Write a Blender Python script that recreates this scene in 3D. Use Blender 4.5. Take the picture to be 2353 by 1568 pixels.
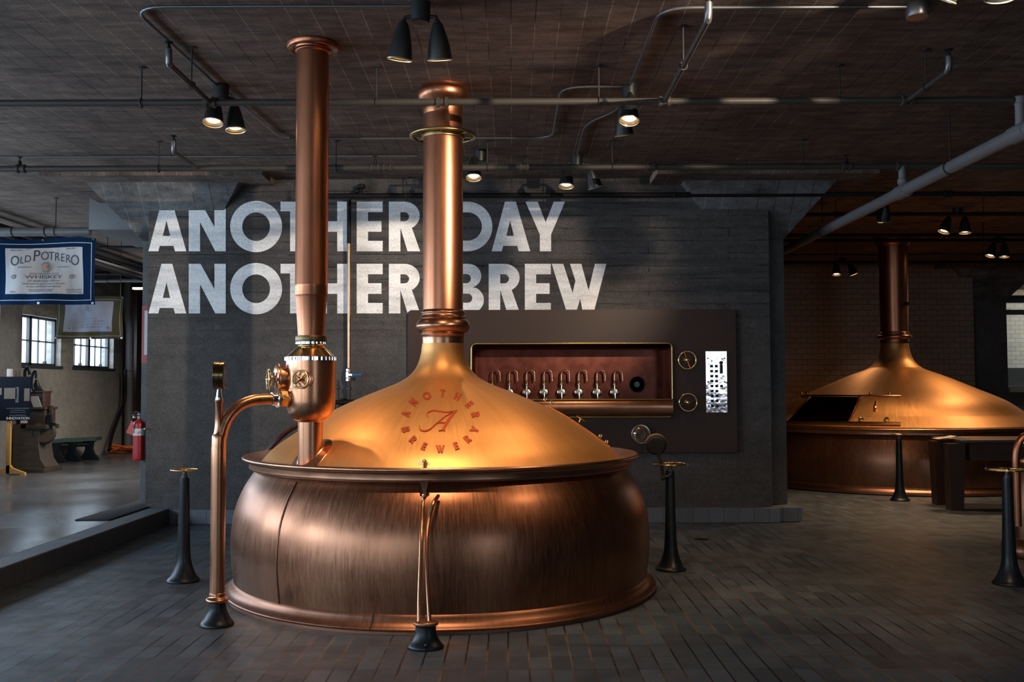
import bpy, bmesh, math, random
from mathutils import Vector, Matrix
random.seed(7)
for o in list(bpy.data.objects): bpy.data.objects.remove(o)
S = bpy.context.scene; COL = S.collection
PI = math.pi

# ------------------------------------------------------------------ camera
H = 1.6; F = 2353*35/36; PITCH = math.atan(105/F); ROLL = 0.003
cd = bpy.data.cameras.new('camera'); cam = bpy.data.objects.new('camera', cd); COL.objects.link(cam)
cd.lens = 35; cd.sensor_width = 36; cd.clip_end = 200
cam.matrix_world = Matrix.Translation((0,0,H)) @ Matrix.Rotation(PI/2+PITCH, 4, 'X') @ Matrix.Rotation(-ROLL, 4, 'Z')
S.camera = cam
# ------------------------------------------------------------------ world and exposure
w = bpy.data.worlds.new('daylight'); S.world = w; w.use_nodes = True
w.node_tree.nodes['Background'].inputs[0].default_value = (0.72,0.86,1,1)
w.node_tree.nodes['Background'].inputs[1].default_value = 3.2
S.view_settings.view_transform = 'Standard'; S.view_settings.look = 'None'
S.view_settings.gamma = 1; S.view_settings.exposure = 0.0
SPOT_W = 1.0      # multiplier of every ceiling spot
WIN_W = 1.0       # multiplier of daylight through the windows
WARM = (1,0.64,0.36)
FRONTWIN = [(-8.2,-5.4,1.2,3.5),(-4.6,-1.8,1.2,3.5),(4.3,7.2,1.5,3.5)]   # openings behind the camera, left pair added to light letters and kettle: (x0, x1, z0, z1)
FPOW = [130,25,50]
# wall openings on the left side: (y0, y1, z0, z1)
XL = -8.75
WINDOWS = [(17.3,19.3,2.02,2.93),(19.85,21.85,2.02,2.93),
           (13.9,16.3,1.5,3.2),(10.2,12.9,1.5,3.2),(6.2,9.0,1.3,3.3),(2.2,5.0,1.3,3.3),(-2.6,0.4,1.3,3.3)]
WPOW = [45,45,110,120,260,330,260]
for (y0,y1,z0,z1),pw in zip(WINDOWS,WPOW):
    ld = bpy.data.lights.new('window_daylight','AREA'); ld.shape='RECTANGLE'; ld.size=y1-y0; ld.size_y=z1-z0
    ld.energy = pw*WIN_W; ld.color = (0.62,0.80,1.0)
    lo = bpy.data.objects.new('window_daylight', ld); COL.objects.link(lo)
    lo.location = (XL-0.35,(y0+y1)/2,(z0+z1)/2)
    lo.rotation_euler = (PI/2, 0, -PI/2)

for (x0,x1,z0,z1),pw in zip(FRONTWIN,FPOW):
    ld = bpy.data.lights.new('window_daylight','AREA'); ld.shape='RECTANGLE'; ld.size=x1-x0; ld.size_y=z1-z0
    ld.energy = pw*WIN_W; ld.color = (0.70,0.85,1.0)
    lo = bpy.data.objects.new('window_daylight', ld); COL.objects.link(lo)
    lo.location = ((x0+x1)/2,-5.4,(z0+z1)/2); lo.rotation_euler = (PI/2, 0, 0)

# ------------------------------------------------------------------ measuring helpers
def ray(px, py):
    u = px-1176.5; v = 784-py; c, s = math.cos(ROLL), math.sin(ROLL)
    u, v = u*c+v*s, -u*s+v*c
    return Vector((u, F*math.cos(PITCH)-v*math.sin(PITCH), F*math.sin(PITCH)+v*math.cos(PITCH)))
C0 = Vector((0,0,H))
def atY(px, py, Y): d = ray(px,py); return C0+d*(Y/d.y)
def atX(px, py, X): d = ray(px,py); return C0+d*(X/d.x)
def atZ(px, py, z): d = ray(px,py); return C0+d*((z-H)/d.z)
def sil(px, py, cx, cy):
    d = ray(px,py); t = (cx*d.x+cy*d.y)/(d.x*d.x+d.y*d.y); P = C0+d*t
    return math.hypot(P.x-cx, P.y-cy), P.z

# ------------------------------------------------------------------ mesh helpers
def frame_of(axis):
    a = Vector(axis).normalized(); t = Vector((0,0,1)) if abs(a.z) < .9 else Vector((1,0,0))
    x = t.cross(a).normalized(); y = a.cross(x).normalized()
    return Matrix((x,y,a)).transposed().to_4x4()
def place(loc, axis=(0,0,1)): return Matrix.Translation(loc) @ frame_of(axis)
class MB:
    def __init__(s): s.bm = bmesh.new()
    def add(s, vs, fs, M=None):
        if M is not None: vs = [M @ Vector(v) for v in vs]
        bv = [s.bm.verts.new(v) for v in vs]
        for f in fs:
            try: s.bm.faces.new([bv[i] for i in f])
            except ValueError: pass
        return bv
    def box(s, x0,x1,y0,y1,z0,z1, bev=0, M=None):
        vs = [(x,y,z) for x in (x0,x1) for y in (y0,y1) for z in (z0,z1)]
        fs = [(0,1,3,2),(4,6,7,5),(0,4,5,1),(2,3,7,6),(0,2,6,4),(1,5,7,3)]
        bv = s.add(vs, fs, M)
        if bev:
            es = set(e for v in bv for e in v.link_edges)
            bmesh.ops.bevel(s.bm, geom=list(es), offset=bev, segments=2, affect='EDGES', profile=.5)
        return s
    def lathe(s, prof, loc=(0,0,0), n=32, axis=(0,0,1), M=None, caps=True):
        M = M if M is not None else place(loc, axis)
        vs, fs, rings = [], [], []
        for r, z in prof:
            if r < 1e-5: rings.append([len(vs)]); vs.append((0,0,z))
            else:
                rings.append(list(range(len(vs), len(vs)+n)))
                vs += [(r*math.cos(2*PI*i/n), r*math.sin(2*PI*i/n), z) for i in range(n)]
        for a, b in zip(rings, rings[1:]):
            for i in range(n):
                j = (i+1) % n
                if len(a) == 1 and len(b) == 1: continue
                if len(a) == 1: fs.append((a[0], b[j], b[i]))
                elif len(b) == 1: fs.append((a[i], a[j], b[0]))
                else: fs.append((a[i],a[j],b[j],b[i]))
        if caps:
            if len(rings[0]) > 1: fs.append(tuple(reversed(rings[0])))
            if len(rings[-1]) > 1: fs.append(tuple(rings[-1]))
        s.add(vs, fs, M); return s
    def cyl(s, p0, p1, r0, r1=None, n=20):
        p0, p1 = Vector(p0), Vector(p1); r1 = r0 if r1 is None else r1
        return s.lathe([(r0,0),(r1,(p1-p0).length)], p0, n, p1-p0)
    def torus(s, loc, R, r, axis=(0,0,1), n=48, m=12, M=None, sx=1, sy=1):
        M = M if M is not None else place(loc, axis)
        vs = [((R+r*math.cos(2*PI*j/m))*math.cos(2*PI*i/n)*sx, (R+r*math.cos(2*PI*j/m))*math.sin(2*PI*i/n)*sy, r*math.sin(2*PI*j/m)) for i in range(n) for j in range(m)]
        fs = [(i*m+j, ((i+1)%n)*m+j, ((i+1)%n)*m+(j+1)%m, i*m+(j+1)%m) for i in range(n) for j in range(m)]
        s.add(vs, fs, M); return s
    def tube(s, pts, r, n=14, closed=False, caps=True):
        P = [Vector(p) for p in pts]; N = len(P); R = r if isinstance(r,(list,tuple)) else [r]*N
        tan = []
        for i in range(N):
            a = P[(i-1)%N] if (closed or i > 0) else P[i]; b = P[(i+1)%N] if (closed or i < N-1) else P[i]
            tan.append((b-a).normalized())
        nrm = frame_of(tan[0]).to_3x3().col[0]; vs = []; fs = []
        for i in range(N):
            nrm = (nrm - tan[i]*nrm.dot(tan[i])).normalized(); bi = tan[i].cross(nrm)
            for j in range(n):
                a = 2*PI*j/n; vs.append(P[i]+(nrm*math.cos(a)+bi*math.sin(a))*R[i])
        for i in range(N if closed else N-1):
            k = (i+1) % N
            for j in range(n): fs.append((i*n+j, i*n+(j+1)%n, k*n+(j+1)%n, k*n+j))
        if caps and not closed:
            fs.append(tuple(reversed(range(n)))); fs.append(tuple(range((N-1)*n, N*n)))
        s.add(vs, fs); return s
    def sphere(s, c, r, n=16, sc=(1,1,1)):
        M = Matrix.Translation(c) @ Matrix.Diagonal((sc[0],sc[1],sc[2],1))
        return s.lathe([(r*math.sin(PI*i/n) if 0<i<n else 0, -r*math.cos(PI*i/n)) for i in range(n+1)], n=n*2, M=M)
    def hexa(s, c8):           # eight corners: bottom loop then top loop
        s.add(c8, [(3,2,1,0),(4,5,6,7),(0,1,5,4),(1,2,6,5),(2,3,7,6),(3,0,4,7)]); return s
    def extr(s, poly, y0, y1, plane='xz', M=None):   # a polygon given thickness
        n = len(poly)
        def q(p, d): return {'xz':(p[0],d,p[1]),'yz':(d,p[0],p[1]),'xy':(p[0],p[1],d)}[plane]
        vs = [q(p,y0) for p in poly]+[q(p,y1) for p in poly]
        fs = [tuple(range(n)), tuple(reversed(range(n,2*n)))]+[(i,(i+1)%n,n+(i+1)%n,n+i) for i in range(n)]
        s.add(vs, fs, M); return s
    def shape(s, loops, fn, ext=0.002):            # filled outlines with holes, every vertex through fn(x, y, z)
        cu = bpy.data.curves.new('c','CURVE'); cu.dimensions='2D'; cu.fill_mode='BOTH'; cu.extrude = ext/2
        for lp in loops:
            sp = cu.splines.new('POLY'); sp.points.add(len(lp)-1); sp.use_cyclic_u = True
            for p, q in zip(sp.points, lp): p.co = (q[0],q[1],0,1)
        s._from(cu, fn); return s
    def text(s, body, size, fn, ext=0.002, align='CENTER', shear=0, sx=1, space=1):
        cu = bpy.data.curves.new('t','FONT'); cu.body = body; cu.size = size; cu.align_x = align; cu.align_y='CENTER'
        cu.extrude = ext/2; cu.shear = shear; cu.space_character = space
        s._from(cu, lambda x,y,z: fn(x*sx,y,z)); return s
    def _from(s, cu, fn):
        ob = bpy.data.objects.new('c', cu); COL.objects.link(ob)
        me = bpy.data.meshes.new_from_object(ob)
        s.add([fn(*v.co) for v in me.vertices], [tuple(p.vertices) for p in me.polygons])
        bpy.data.objects.remove(ob); bpy.data.meshes.remove(me); bpy.data.curves.remove(cu)
    def build(s, name, mat, parent=None, ang=38, smooth=True):
        bm = s.bm; bmesh.ops.recalc_face_normals(bm, faces=bm.faces)
        me = bpy.data.meshes.new(name); bm.to_mesh(me)
        o = bpy.data.objects.new(name, me); COL.objects.link(o); me.materials.append(mat)
        if parent is not None: org = world_of(parent); o.parent = parent
        else:
            xs=[v.co.x for v in me.vertices]; ys=[v.co.y for v in me.vertices]; zs=[v.co.z for v in me.vertices]
            org = Vector(((min(xs)+max(xs))/2,(min(ys)+max(ys))/2,min(zs))); o.location = org
        me.transform(Matrix.Translation(-org))
        if smooth:
            for p in me.polygons: p.use_smooth = True
            me.set_sharp_from_angle(angle=math.radians(ang))
        bm.free(); return o
def world_of(o):
    v = Vector(o.location)
    while o.parent: o = o.parent; v += Vector(o.location)
    return v
def tag(o, label=None, cat=None, group=None, kind=None):
    if label: o['label'] = label
    if cat: o['category'] = cat
    if group: o['group'] = group
    if kind: o['kind'] = kind
    return o
def thing(name, label, cat, loc, group=None):
    o = bpy.data.objects.new(name, None); COL.objects.link(o); o.location = loc; o.empty_display_size = .1
    return tag(o, label, cat, group)
def dup(root, loc, label, group=None, rz=0):
    def cp(o, par):
        c = o.copy(); COL.objects.link(c); c.parent = par
        for ch in list(o.children): cp(ch, c)
        return c
    r = cp(root, None); r.location = loc; r.rotation_euler.z = rz; tag(r, label, None, group); return r
def bez(pts, k=8):            # Catmull-Rom through points
    P = [Vector(p) for p in pts]; P = [P[0]*2-P[1]]+P+[P[-1]*2-P[-2]]; out = []
    for i in range(1, len(P)-2):
        for j in range(k):
            t = j/k; a,b,c,d = P[i-1],P[i],P[i+1],P[i+2]
            out.append(.5*((2*b)+(c-a)*t+(2*a-5*b+4*c-d)*t*t+(3*b-a-3*c+d)*t**3))
    return out+[P[-2]]

# ------------------------------------------------------------------ materials
def mat(name, col, rough=.5, metal=0, spec=.5, emit=None, es=0):
    m = bpy.data.materials.new(name); m.use_nodes = True; b = m.node_tree.nodes['Principled BSDF']
    b.inputs['Base Color'].default_value = (*col,1); b.inputs['Roughness'].default_value = rough
    b.inputs['Metallic'].default_value = metal; b.inputs['Specular IOR Level'].default_value = spec
    if emit: b.inputs['Emission Color'].default_value = (*emit,1); b.inputs['Emission Strength'].default_value = es
    return m
class NT:
    def __init__(s, m): s.m = m; s.t = m.node_tree; s.b = s.t.nodes['Principled BSDF']
    def n(s, typ, **k):
        nd = s.t.nodes.new(typ)
        for a, v in k.items():
            if a.startswith('i_'):
                key = a[2:].replace('_',' '); nd.inputs[key].default_value = v
            else: setattr(nd, a, v)
        return nd
    def l(s, a, b): s.t.links.new(a, b)
    def pos(s): return s.n('ShaderNodeNewGeometry').outputs['Position']
    def obj(s): return s.n('ShaderNodeTexCoord').outputs['Object']
    def mp(s, vec, scale=(1,1,1), rot=(0,0,0), loc=(0,0,0)):
        m = s.n('ShaderNodeMapping'); m.inputs['Scale'].default_value = scale; m.inputs['Rotation'].default_value = rot; m.inputs['Location'].default_value = loc
        s.l(vec, m.inputs[0]); return m.outputs[0]
    def noise(s, vec, scale, detail=4, rough=.55):
        x = s.n('ShaderNodeTexNoise'); x.inputs['Scale'].default_value = scale; x.inputs['Detail'].default_value = detail; x.inputs['Roughness'].default_value = rough
        s.l(vec, x.inputs['Vector']); return x.outputs['Fac']
    def ramp(s, fac, stops):
        r = s.n('ShaderNodeValToRGB'); e = r.color_ramp.elements
        while len(e) < len(stops): e.new(.5)
        for el, (p, c) in zip(e, stops): el.position = p; el.color = (*c,1) if len(c)==3 else (c[0],c[0],c[0],1)
        s.l(fac, r.inputs[0]); return r.outputs[0]
    def mix(s, a, b, fac, mode='MIX'):
        x = s.n('ShaderNodeMix', data_type='RGBA', blend_type=mode)
        for sock, v in ((x.inputs['A'],a),(x.inputs['B'],b)):
            if isinstance(v,(tuple,list)): sock.default_value = (*v,1)
            else: s.l(v, sock)
        if isinstance(fac,(int,float)): x.inputs['Factor'].default_value = fac
        else: s.l(fac, x.inputs['Factor'])
        return x.outputs['Result']
    def math(s, op, a, b=0):
        x = s.n('ShaderNodeMath', operation=op)
        for sock, v in ((x.inputs[0],a),(x.inputs[1],b)):
            if isinstance(v,(int,float)): sock.default_value = v
            else: s.l(v, sock)
        return x.outputs[0]
    def col(s, v): s.l(v, s.b.inputs['Base Color'])
    def rough(s, v): s.l(v, s.b.inputs['Roughness'])
    def bump(s, h, st=.3, d=.01):
        x = s.n('ShaderNodeBump'); x.inputs['Strength'].default_value = st; x.inputs['Distance'].default_value = d
        s.l(h, x.inputs['Height']); s.l(x.outputs[0], s.b.inputs['Normal'])
def brick(t, vec, bw, bh, mortar, offset, c1, c2, cm, smooth=.1, bias=0):
    b = t.n('ShaderNodeTexBrick'); b.offset = offset; b.squash = 1
    for k, v in (('Scale',1),('Brick Width',bw),('Row Height',bh),('Mortar Size',mortar),('Mortar Smooth',smooth),('Bias',bias)): b.inputs[k].default_value = v
    b.inputs['Color1'].default_value=(*c1,1); b.inputs['Color2'].default_value=(*c2,1); b.inputs['Mortar'].default_value=(*cm,1)
    t.l(vec, b.inputs['Vector']); return b
def grey(v): return (v,v,v)

def copper(name, dark, mid, light, rough, cyl=True, streak=1.0, metal=1.0, bmp=.06, dome=False):
    m = mat(name, mid, rough, metal); t = NT(m); o = t.obj()
    if cyl:      # streaks run down the side: noise over the angle round the axis
        sep = t.n('ShaderNodeSeparateXYZ'); t.l(o, sep.inputs[0])
        ang = t.math('ARCTAN2', sep.outputs[1], sep.outputs[0])
        cx = t.n('ShaderNodeCombineXYZ'); t.l(t.math('MULTIPLY',t.math('SINE',ang),3), cx.inputs[0]); t.l(t.math('MULTIPLY',t.math('COSINE',ang),3), cx.inputs[1]); t.l(t.math('MULTIPLY',sep.outputs[2],.16), cx.inputs[2])
        v = cx.outputs[0]
        f1 = t.noise(v, 45, 7, .72); f2 = t.noise(v, 2.2, 5, .6)
    else: f1 = t.noise(o, 9, 3, .5); f2 = t.noise(o, 3, 4)
    blot = t.noise(o, 3.0, 5, .6)
    base = t.ramp(f1, [(.3,dark),(.5,mid),(.72,light)])
    base = t.mix(mid, base, streak)
    big = t.ramp(f2, [(.32,dark),(.55,mid),(.75,light)])
    c = t.mix(base, big, .4); c = t.mix(c, t.ramp(blot,[(.3,dark),(.6,light)]), .12)
    t.col(c)
    rr = t.n('ShaderNodeMapRange'); t.l(f1, rr.inputs[0]); rr.inputs[1].default_value=.3; rr.inputs[2].default_value=.7; rr.inputs[3].default_value=rough-(.05 if cyl else .02); rr.inputs[4].default_value=rough+(.07 if cyl else .02)
    t.rough(rr.outputs[0]); t.bump(t.math('ADD',f1,blot), bmp, .01)
    return m
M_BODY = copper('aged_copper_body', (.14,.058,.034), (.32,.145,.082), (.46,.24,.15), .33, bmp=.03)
M_DOME = copper('golden_warm_lit_dome', (.58,.275,.09), (.76,.385,.135), (.86,.48,.19), .46, metal=.9, streak=.5, dome=True)  # gold tone partly holds the warm spotlight in its colour
M_FLANGE = copper('flange_copper', (.36,.17,.10), (.50,.25,.15), (.60,.33,.2), .30, streak=.3, cyl=False, bmp=.0)
M_STACK = copper('stack_copper', (.32,.12,.062), (.46,.18,.095), (.57,.26,.145), .34, bmp=.02)
M_PIPEC = copper('pipe_copper', (.42,.18,.095), (.60,.29,.165), (.72,.39,.235), .28, streak=.3, bmp=.01)
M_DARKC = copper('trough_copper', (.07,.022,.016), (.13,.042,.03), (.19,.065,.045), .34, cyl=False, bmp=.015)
M_LETC = mat('red_copper_letter', (.42,.09,.035), .45, .55)
M_BRASS = mat('polished_brass', (.85,.60,.27), .16, 1)
M_BRASSD = mat('dull_brass', (.42,.31,.13), .38, 1)
M_BRONZE = mat('bronze_band', (.16,.12,.06), .4, 1)
M_STEEL = mat('bright_steel', (.75,.74,.72), .14, 1)
M_NICKEL = mat('nickel', (.62,.56,.44), .25, 1)
M_PLATE = mat('polished_plate', (.60,.53,.53), .12, 1); t=NT(M_PLATE); t.bump(t.noise(t.pos(),7,3),.22,.02)
M_IRON = mat('black_painted_iron', (.006,.010,.014), .36, 0, .35)
M_PIPE = mat('painted_pipe', (.045,.04,.035), .5, 0, .3)
M_PIPEB = mat('black_pipe', (.008,.0075,.0075), .6, 0, .2)
M_PIPEG = mat('grey_drain_pipe', (.16,.16,.165), .5, 0)
M_COND = mat('galvanised_conduit', (.13,.135,.14), .35, .7)
M_ROD = mat('hanger_rod', (.01,.01,.01), .6)
M_LAMP = mat('lamp_housing', (.018,.020,.021), .42, .3)
M_RIM = mat('lamp_rim', (.75,.62,.42), .3, .8)
M_BULB = mat('lit_lens', (1,.9,.7), .3, 0, .5, (1,.72,.42), 22)
M_TUBE = mat('fluorescent_tube', (1,1,.9), .3, 0, .5, (1,.85,.6), 6)
M_PANEL = mat('dark_brown_panel', (.044,.024,.018), .45, 0, .3)
M_BLACK = mat('matt_black', (.006,.006,.006), .7)
M_BLUE = mat('blue_grip', (.01,.09,.28), .4)
M_RED = mat('red_enamel', (.32,.012,.015), .35); M_REDT = mat('red_tag_cloth', (.5,.1,.11), .8)
M_WHITE = mat('white_label', (.6,.6,.6), .6); M_INK = mat('dark_ink', (.03,.04,.07), .7); M_INKG = mat('grey_ink', (.16,.17,.19), .7)
M_ORNG = mat('orange_hose', (.75,.16,.02), .5); M_MAROON = mat('maroon_hose', (.05,.008,.012), .4)
M_GREEN = mat('green_paint', (.02,.055,.055), .45)
M_YWOOD = mat('yellow_wood', (.42,.23,.055), .5); M_POSTER = mat('navy_poster', (.003,.005,.010), .7, 0, .08)
M_PHOTO = mat('poster_window_print', (.13,.11,.09), .7, 0, .1)
M_MAT = mat('rubber_mat', (.012,.010,.010), .85)
M_GLASSP = mat('sight_glass', (.25,.18,.14), .06, .6)
def wood(name, a, b, rough=.45, sc=1):
    m = mat(name, a, rough); t = NT(m); f = t.noise(t.mp(t.obj(),(2*sc,14*sc,14*sc)),3,6,.6); t.col(t.ramp(f,[(.3,a),(.7,b)])); t.bump(f,.15,.004); return m
M_DWOOD = wood('dark_table_wood', (.028,.012,.008), (.06,.028,.018)); M_OWOOD = wood('old_machine_wood', (.018,.011,.007), (.045,.028,.017), .6)
M_GWOOD = wood('worn_grey_wood', (.03,.024,.018), (.062,.05,.04), .6)

def concrete(name, dark, light, board=None, axis='z', wall=True, white=False):
    """board-marked concrete; boards run horizontally on a wall, along the room on the ceiling"""
    m = mat(name, dark, .85, 0, .25); t = NT(m); p = t.pos()
    n1 = t.noise(p, .9, 6, .62); n2 = t.noise(p, 7, 6, .65); n3 = t.noise(p, 90, 3, .6)
    base = t.ramp(t.math('ADD',t.math('MULTIPLY',n1,.55),t.math('MULTIPLY',n2,.45)), [(.34,dark),(.66,light)])
    # pores
    vo = t.n('ShaderNodeTexVoronoi'); vo.inputs['Scale'].default_value = 13; t.l(t.mp(p,(1,1,1.0)), vo.inputs['Vector'])
    sz = t.math('MULTIPLY', t.noise(p, 5, 2), .17)
    pore = t.math('LESS_THAN', vo.outputs['Distance'], t.math('SUBTRACT', sz, .035))
    vo2 = t.n('ShaderNodeTexVoronoi'); vo2.inputs['Scale'].default_value = 45; t.l(p, vo2.inputs['Vector'])
    pore2 = t.math('LESS_THAN', vo2.outputs['Distance'], t.math('SUBTRACT', t.math('MULTIPLY', t.noise(p,11,2), .30), .07))
    pores = t.math('MAXIMUM', pore, pore2)
    spk = t.ramp(n3, [(.36,(.5,)),(.62,(1.4,))])
    c = t.mix(base, spk, .55, 'MULTIPLY')
    hgt = t.math('MULTIPLY', n2, .6)
    if board:
        if axis == 'z': vec = t.mp(t.mix(p, t.n('ShaderNodeTexNoise', ).outputs['Color'], 0.0) if False else p, (1,1,1), (PI/2,0,0))
        else: vec = t.mp(p, (1,1,1), (0,0,PI/2))
        wob = t.math('MULTIPLY', t.math('SUBTRACT', t.noise(p, 3.5, 4), .5), .045)
        cmb = t.n('ShaderNodeCombineXYZ'); t.l(wob, cmb.inputs[0]); t.l(wob, cmb.inputs[1])
        va = t.n('ShaderNodeVectorMath', operation='ADD'); t.l(vec, va.inputs[0]); t.l(cmb.outputs[0], va.inputs[1])
        if axis == 'z':
            b = brick(t, va.outputs[0], 2.6, board, .010, .37, grey(.93), grey(1.05), grey(.97), 1.0)
            seam = t.math('MULTIPLY', b.outputs['Fac'], t.ramp(t.noise(t.mp(p,(1.2,1,5)), 1.6, 4),[(.42,(0,)),(.56,(1,))]))
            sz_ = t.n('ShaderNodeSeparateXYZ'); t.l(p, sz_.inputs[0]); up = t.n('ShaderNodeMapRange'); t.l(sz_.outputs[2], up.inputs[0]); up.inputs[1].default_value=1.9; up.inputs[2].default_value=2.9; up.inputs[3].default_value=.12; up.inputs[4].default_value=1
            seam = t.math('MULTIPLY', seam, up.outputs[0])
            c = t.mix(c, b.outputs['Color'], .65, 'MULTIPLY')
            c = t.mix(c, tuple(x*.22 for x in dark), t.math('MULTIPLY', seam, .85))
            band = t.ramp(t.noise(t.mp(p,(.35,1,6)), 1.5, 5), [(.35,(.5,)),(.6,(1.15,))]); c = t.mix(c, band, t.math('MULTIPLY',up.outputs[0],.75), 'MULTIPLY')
        else:
            b = brick(t, va.outputs[0] if False else vec, 6.3, board, .0035, .41, grey(.84), grey(1.12), grey(1.0), .3)
            c = t.mix(c, b.outputs['Color'], .75, 'MULTIPLY')
            sn = t.noise(p, 1.3, 3)
            lightseam = t.math('MULTIPLY', b.outputs['Fac'], t.ramp(sn,[(.48,(0,)),(.56,(1,))]))
            darkseam = t.math('MULTIPLY', b.outputs['Fac'], t.ramp(sn,[(.42,(1,)),(.5,(0,))]))
            c = t.mix(c, tuple(min(1,x*2.6) for x in light), t.math('MULTIPLY',lightseam,.5)); c = t.mix(c, tuple(x*.15 for x in dark), t.math('MULTIPLY',darkseam,.9))
            cross = t.ramp(t.noise(t.mp(p,(1,4,1)), 2.2, 6, .7), [(.35,(.45,)),(.65,(1.5,))]); c = t.mix(c, cross, .8, 'MULTIPLY')
            patch = t.ramp(t.noise(t.mp(p,(1,2,1)), .75, 3, .5), [(.32,(.45,)),(.40,(1,))]); c = t.mix(c, patch, .8, 'MULTIPLY')
        hgt = t.math('SUBTRACT', hgt, t.math('MULTIPLY', seam if axis=='z' else b.outputs['Fac'], .8))
    c = t.mix(c, tuple(x*.2 for x in dark), t.math('MULTIPLY', pores, .85))
    t.col(c); t.bump(t.math('SUBTRACT', t.math('ADD', hgt, t.math('MULTIPLY',n3,.25)), pores), .55, .008)
    return m
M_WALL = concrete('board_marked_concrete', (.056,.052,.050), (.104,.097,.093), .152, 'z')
M_CEIL = concrete('board_marked_ceiling', (.082,.060,.049), (.175,.127,.102), .166, 'y')
M_CONC = concrete('smooth_concrete', (.085,.086,.088), (.15,.15,.15))
M_CONCW = concrete('pale_cast_concrete', (.20,.19,.172), (.31,.295,.265), .42, 'z')
M_PAINT = mat('white_wall_paint', (.85,.85,.85), .75); t = NT(M_PAINT); p = t.pos()
n1 = t.noise(t.mp(p,(.6,1,3.2)), 1.6, 6, .7); n3 = t.noise(p, 55, 4, .75)
c = t.ramp(n1, [(.30,grey(.55)),(.5,grey(.88)),(.62,grey(1.0))]); c = t.mix(c, t.ramp(n3,[(.36,(.55,)),(.52,(1.0,))]), .6, 'MULTIPLY')
vo = t.n('ShaderNodeTexVoronoi'); vo.inputs['Scale'].default_value = 38; t.l(p, vo.inputs['Vector'])
c = t.mix(c, grey(.05), t.math('LESS_THAN', vo.outputs['Distance'], t.math('SUBTRACT', t.math('MULTIPLY', t.noise(p,9,2), .34), .08)))
t.col(c); M_PAINT.node_tree.nodes['Principled BSDF'].inputs['Specular IOR Level'].default_value = .2

M_TILE = mat('quarry_tile_floor', (.1,.1,.1), .42, 0, .5); t = NT(M_TILE); p = t.pos()
b = brick(t, t.mp(p,(1,1,1),(0,0,0),(.03,.05,0)), .1235, .262, .0005, 0, grey(.5), grey(1.4), grey(1.0), .15)
tone = t.ramp(t.noise(p, .55, 4), [(.35,(.043,.062,.082)),(.65,(.070,.089,.108))])
v3 = t.noise(p, 130, 3, .7); c = t.mix(tone, b.outputs['Color'], .6, 'MULTIPLY'); c = t.mix(c, t.ramp(v3,[(.35,(.7,)),(.65,(1.3,))]), .8, 'MULTIPLY')
c = t.mix(c, t.ramp(t.noise(p,3,5,.7),[(.35,(.7,)),(.65,(1.2,))]), .7, 'MULTIPLY')
sx_ = t.n('ShaderNodeSeparateXYZ'); t.l(p, sx_.inputs[0])
def joint(v, period, off, wd):
    f_ = t.math('FRACT', t.math('DIVIDE', t.math('ADD', v, 50*period+off), period)); d_ = t.math('ABSOLUTE', t.math('SUBTRACT', f_, .5))
    return t.math('GREATER_THAN', d_, .5-wd/period/2)
wv = t.math('ADD', sx_.outputs[0], t.math('MULTIPLY', t.math('SUBTRACT', t.noise(p,9,2), .5), .006))
jx = joint(wv, .1235, .03, .0115); jy = joint(sx_.outputs[1], .262, .05, .0055)
c = t.mix(c, t.ramp(t.noise(p,1.3,3),[(.42,(.004,.0035,.003)),(.66,(.17,.12,.075))]), jx); c = t.mix(c, (.012,.011,.010), t.math('MULTIPLY',jy,.85)); t.col(c)
J = t.math('MAXIMUM', jx, jy)
t.rough(t.ramp(t.noise(p,5,4),[(.3,(.34,)),(.7,(.52,))])); t.bump(t.math('SUBTRACT',t.math('MULTIPLY',v3,.25),J), .5, .004)

M_POL = mat('polished_concrete_floor', (.06,.06,.06), .2, 0, .5); t = NT(M_POL); p = t.pos()
c = t.ramp(t.noise(p,.9,5,.6),[(.3,(.045,.046,.05)),(.7,(.085,.085,.088))]); t.col(c)
t.rough(t.ramp(t.noise(p,.8,3,.5),[(.3,(.16,)),(.7,(.34,))])); t.bump(t.noise(t.mp(p,(.6,1.6,1)),1.5,2),.04,.02)

M_PLINTH = mat('blue_grey_granite', (.1,.11,.13), .55); t = NT(M_PLINTH); p = t.pos()
b = brick(t, t.mp(p,(1,1,1),(PI/2,0,0),(.02,0,.1)), .178, .5, .003, 0, grey(.8), grey(1.15), grey(.05), .1)
c = t.mix(t.ramp(t.noise(p,160,3,.8),[(.35,(.05,.06,.08)),(.65,(.16,.18,.21))]), b.outputs['Color'], .8,'MULTIPLY'); t.col(c)
M_KERB = mat('grey_kerb_stone', (.1,.1,.11), .55); t = NT(M_KERB); p = t.pos()
b = brick(t, t.mp(p,(1,1,1),(0,0,PI/2)), .18, 3, .003, 0, grey(.85), grey(1.1), grey(.25), .1)
c = t.mix(t.ramp(t.noise(p,120,3,.8),[(.35,(.06,.064,.072)),(.65,(.12,.125,.135))]), b.outputs['Color'], .8,'MULTIPLY'); t.col(c)
def subway(name, c1, c2, cm, bw=.235, bh=.113):
    m = mat(name, c1, .28, 0, .5); t = NT(m); p = t.pos()
    b = brick(t, t.mp(p,(1,1,1),(PI/2,0,0)), bw, bh, .0045, .5, c1, c2, cm, .2); t.col(b.outputs['Color'])
    t.bump(t.math('SUBTRACT',t.math('MULTIPLY',t.noise(p,2.5,2),.2),b.outputs['Fac']), .5,.004); return m
M_SUB = subway('cream_wall_tile', (.25,.215,.185), (.30,.262,.225), (.04,.034,.03))
M_SUBW = subway('white_wall_tile', (.5,.5,.47), (.58,.58,.54), (.2,.2,.19))
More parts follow.
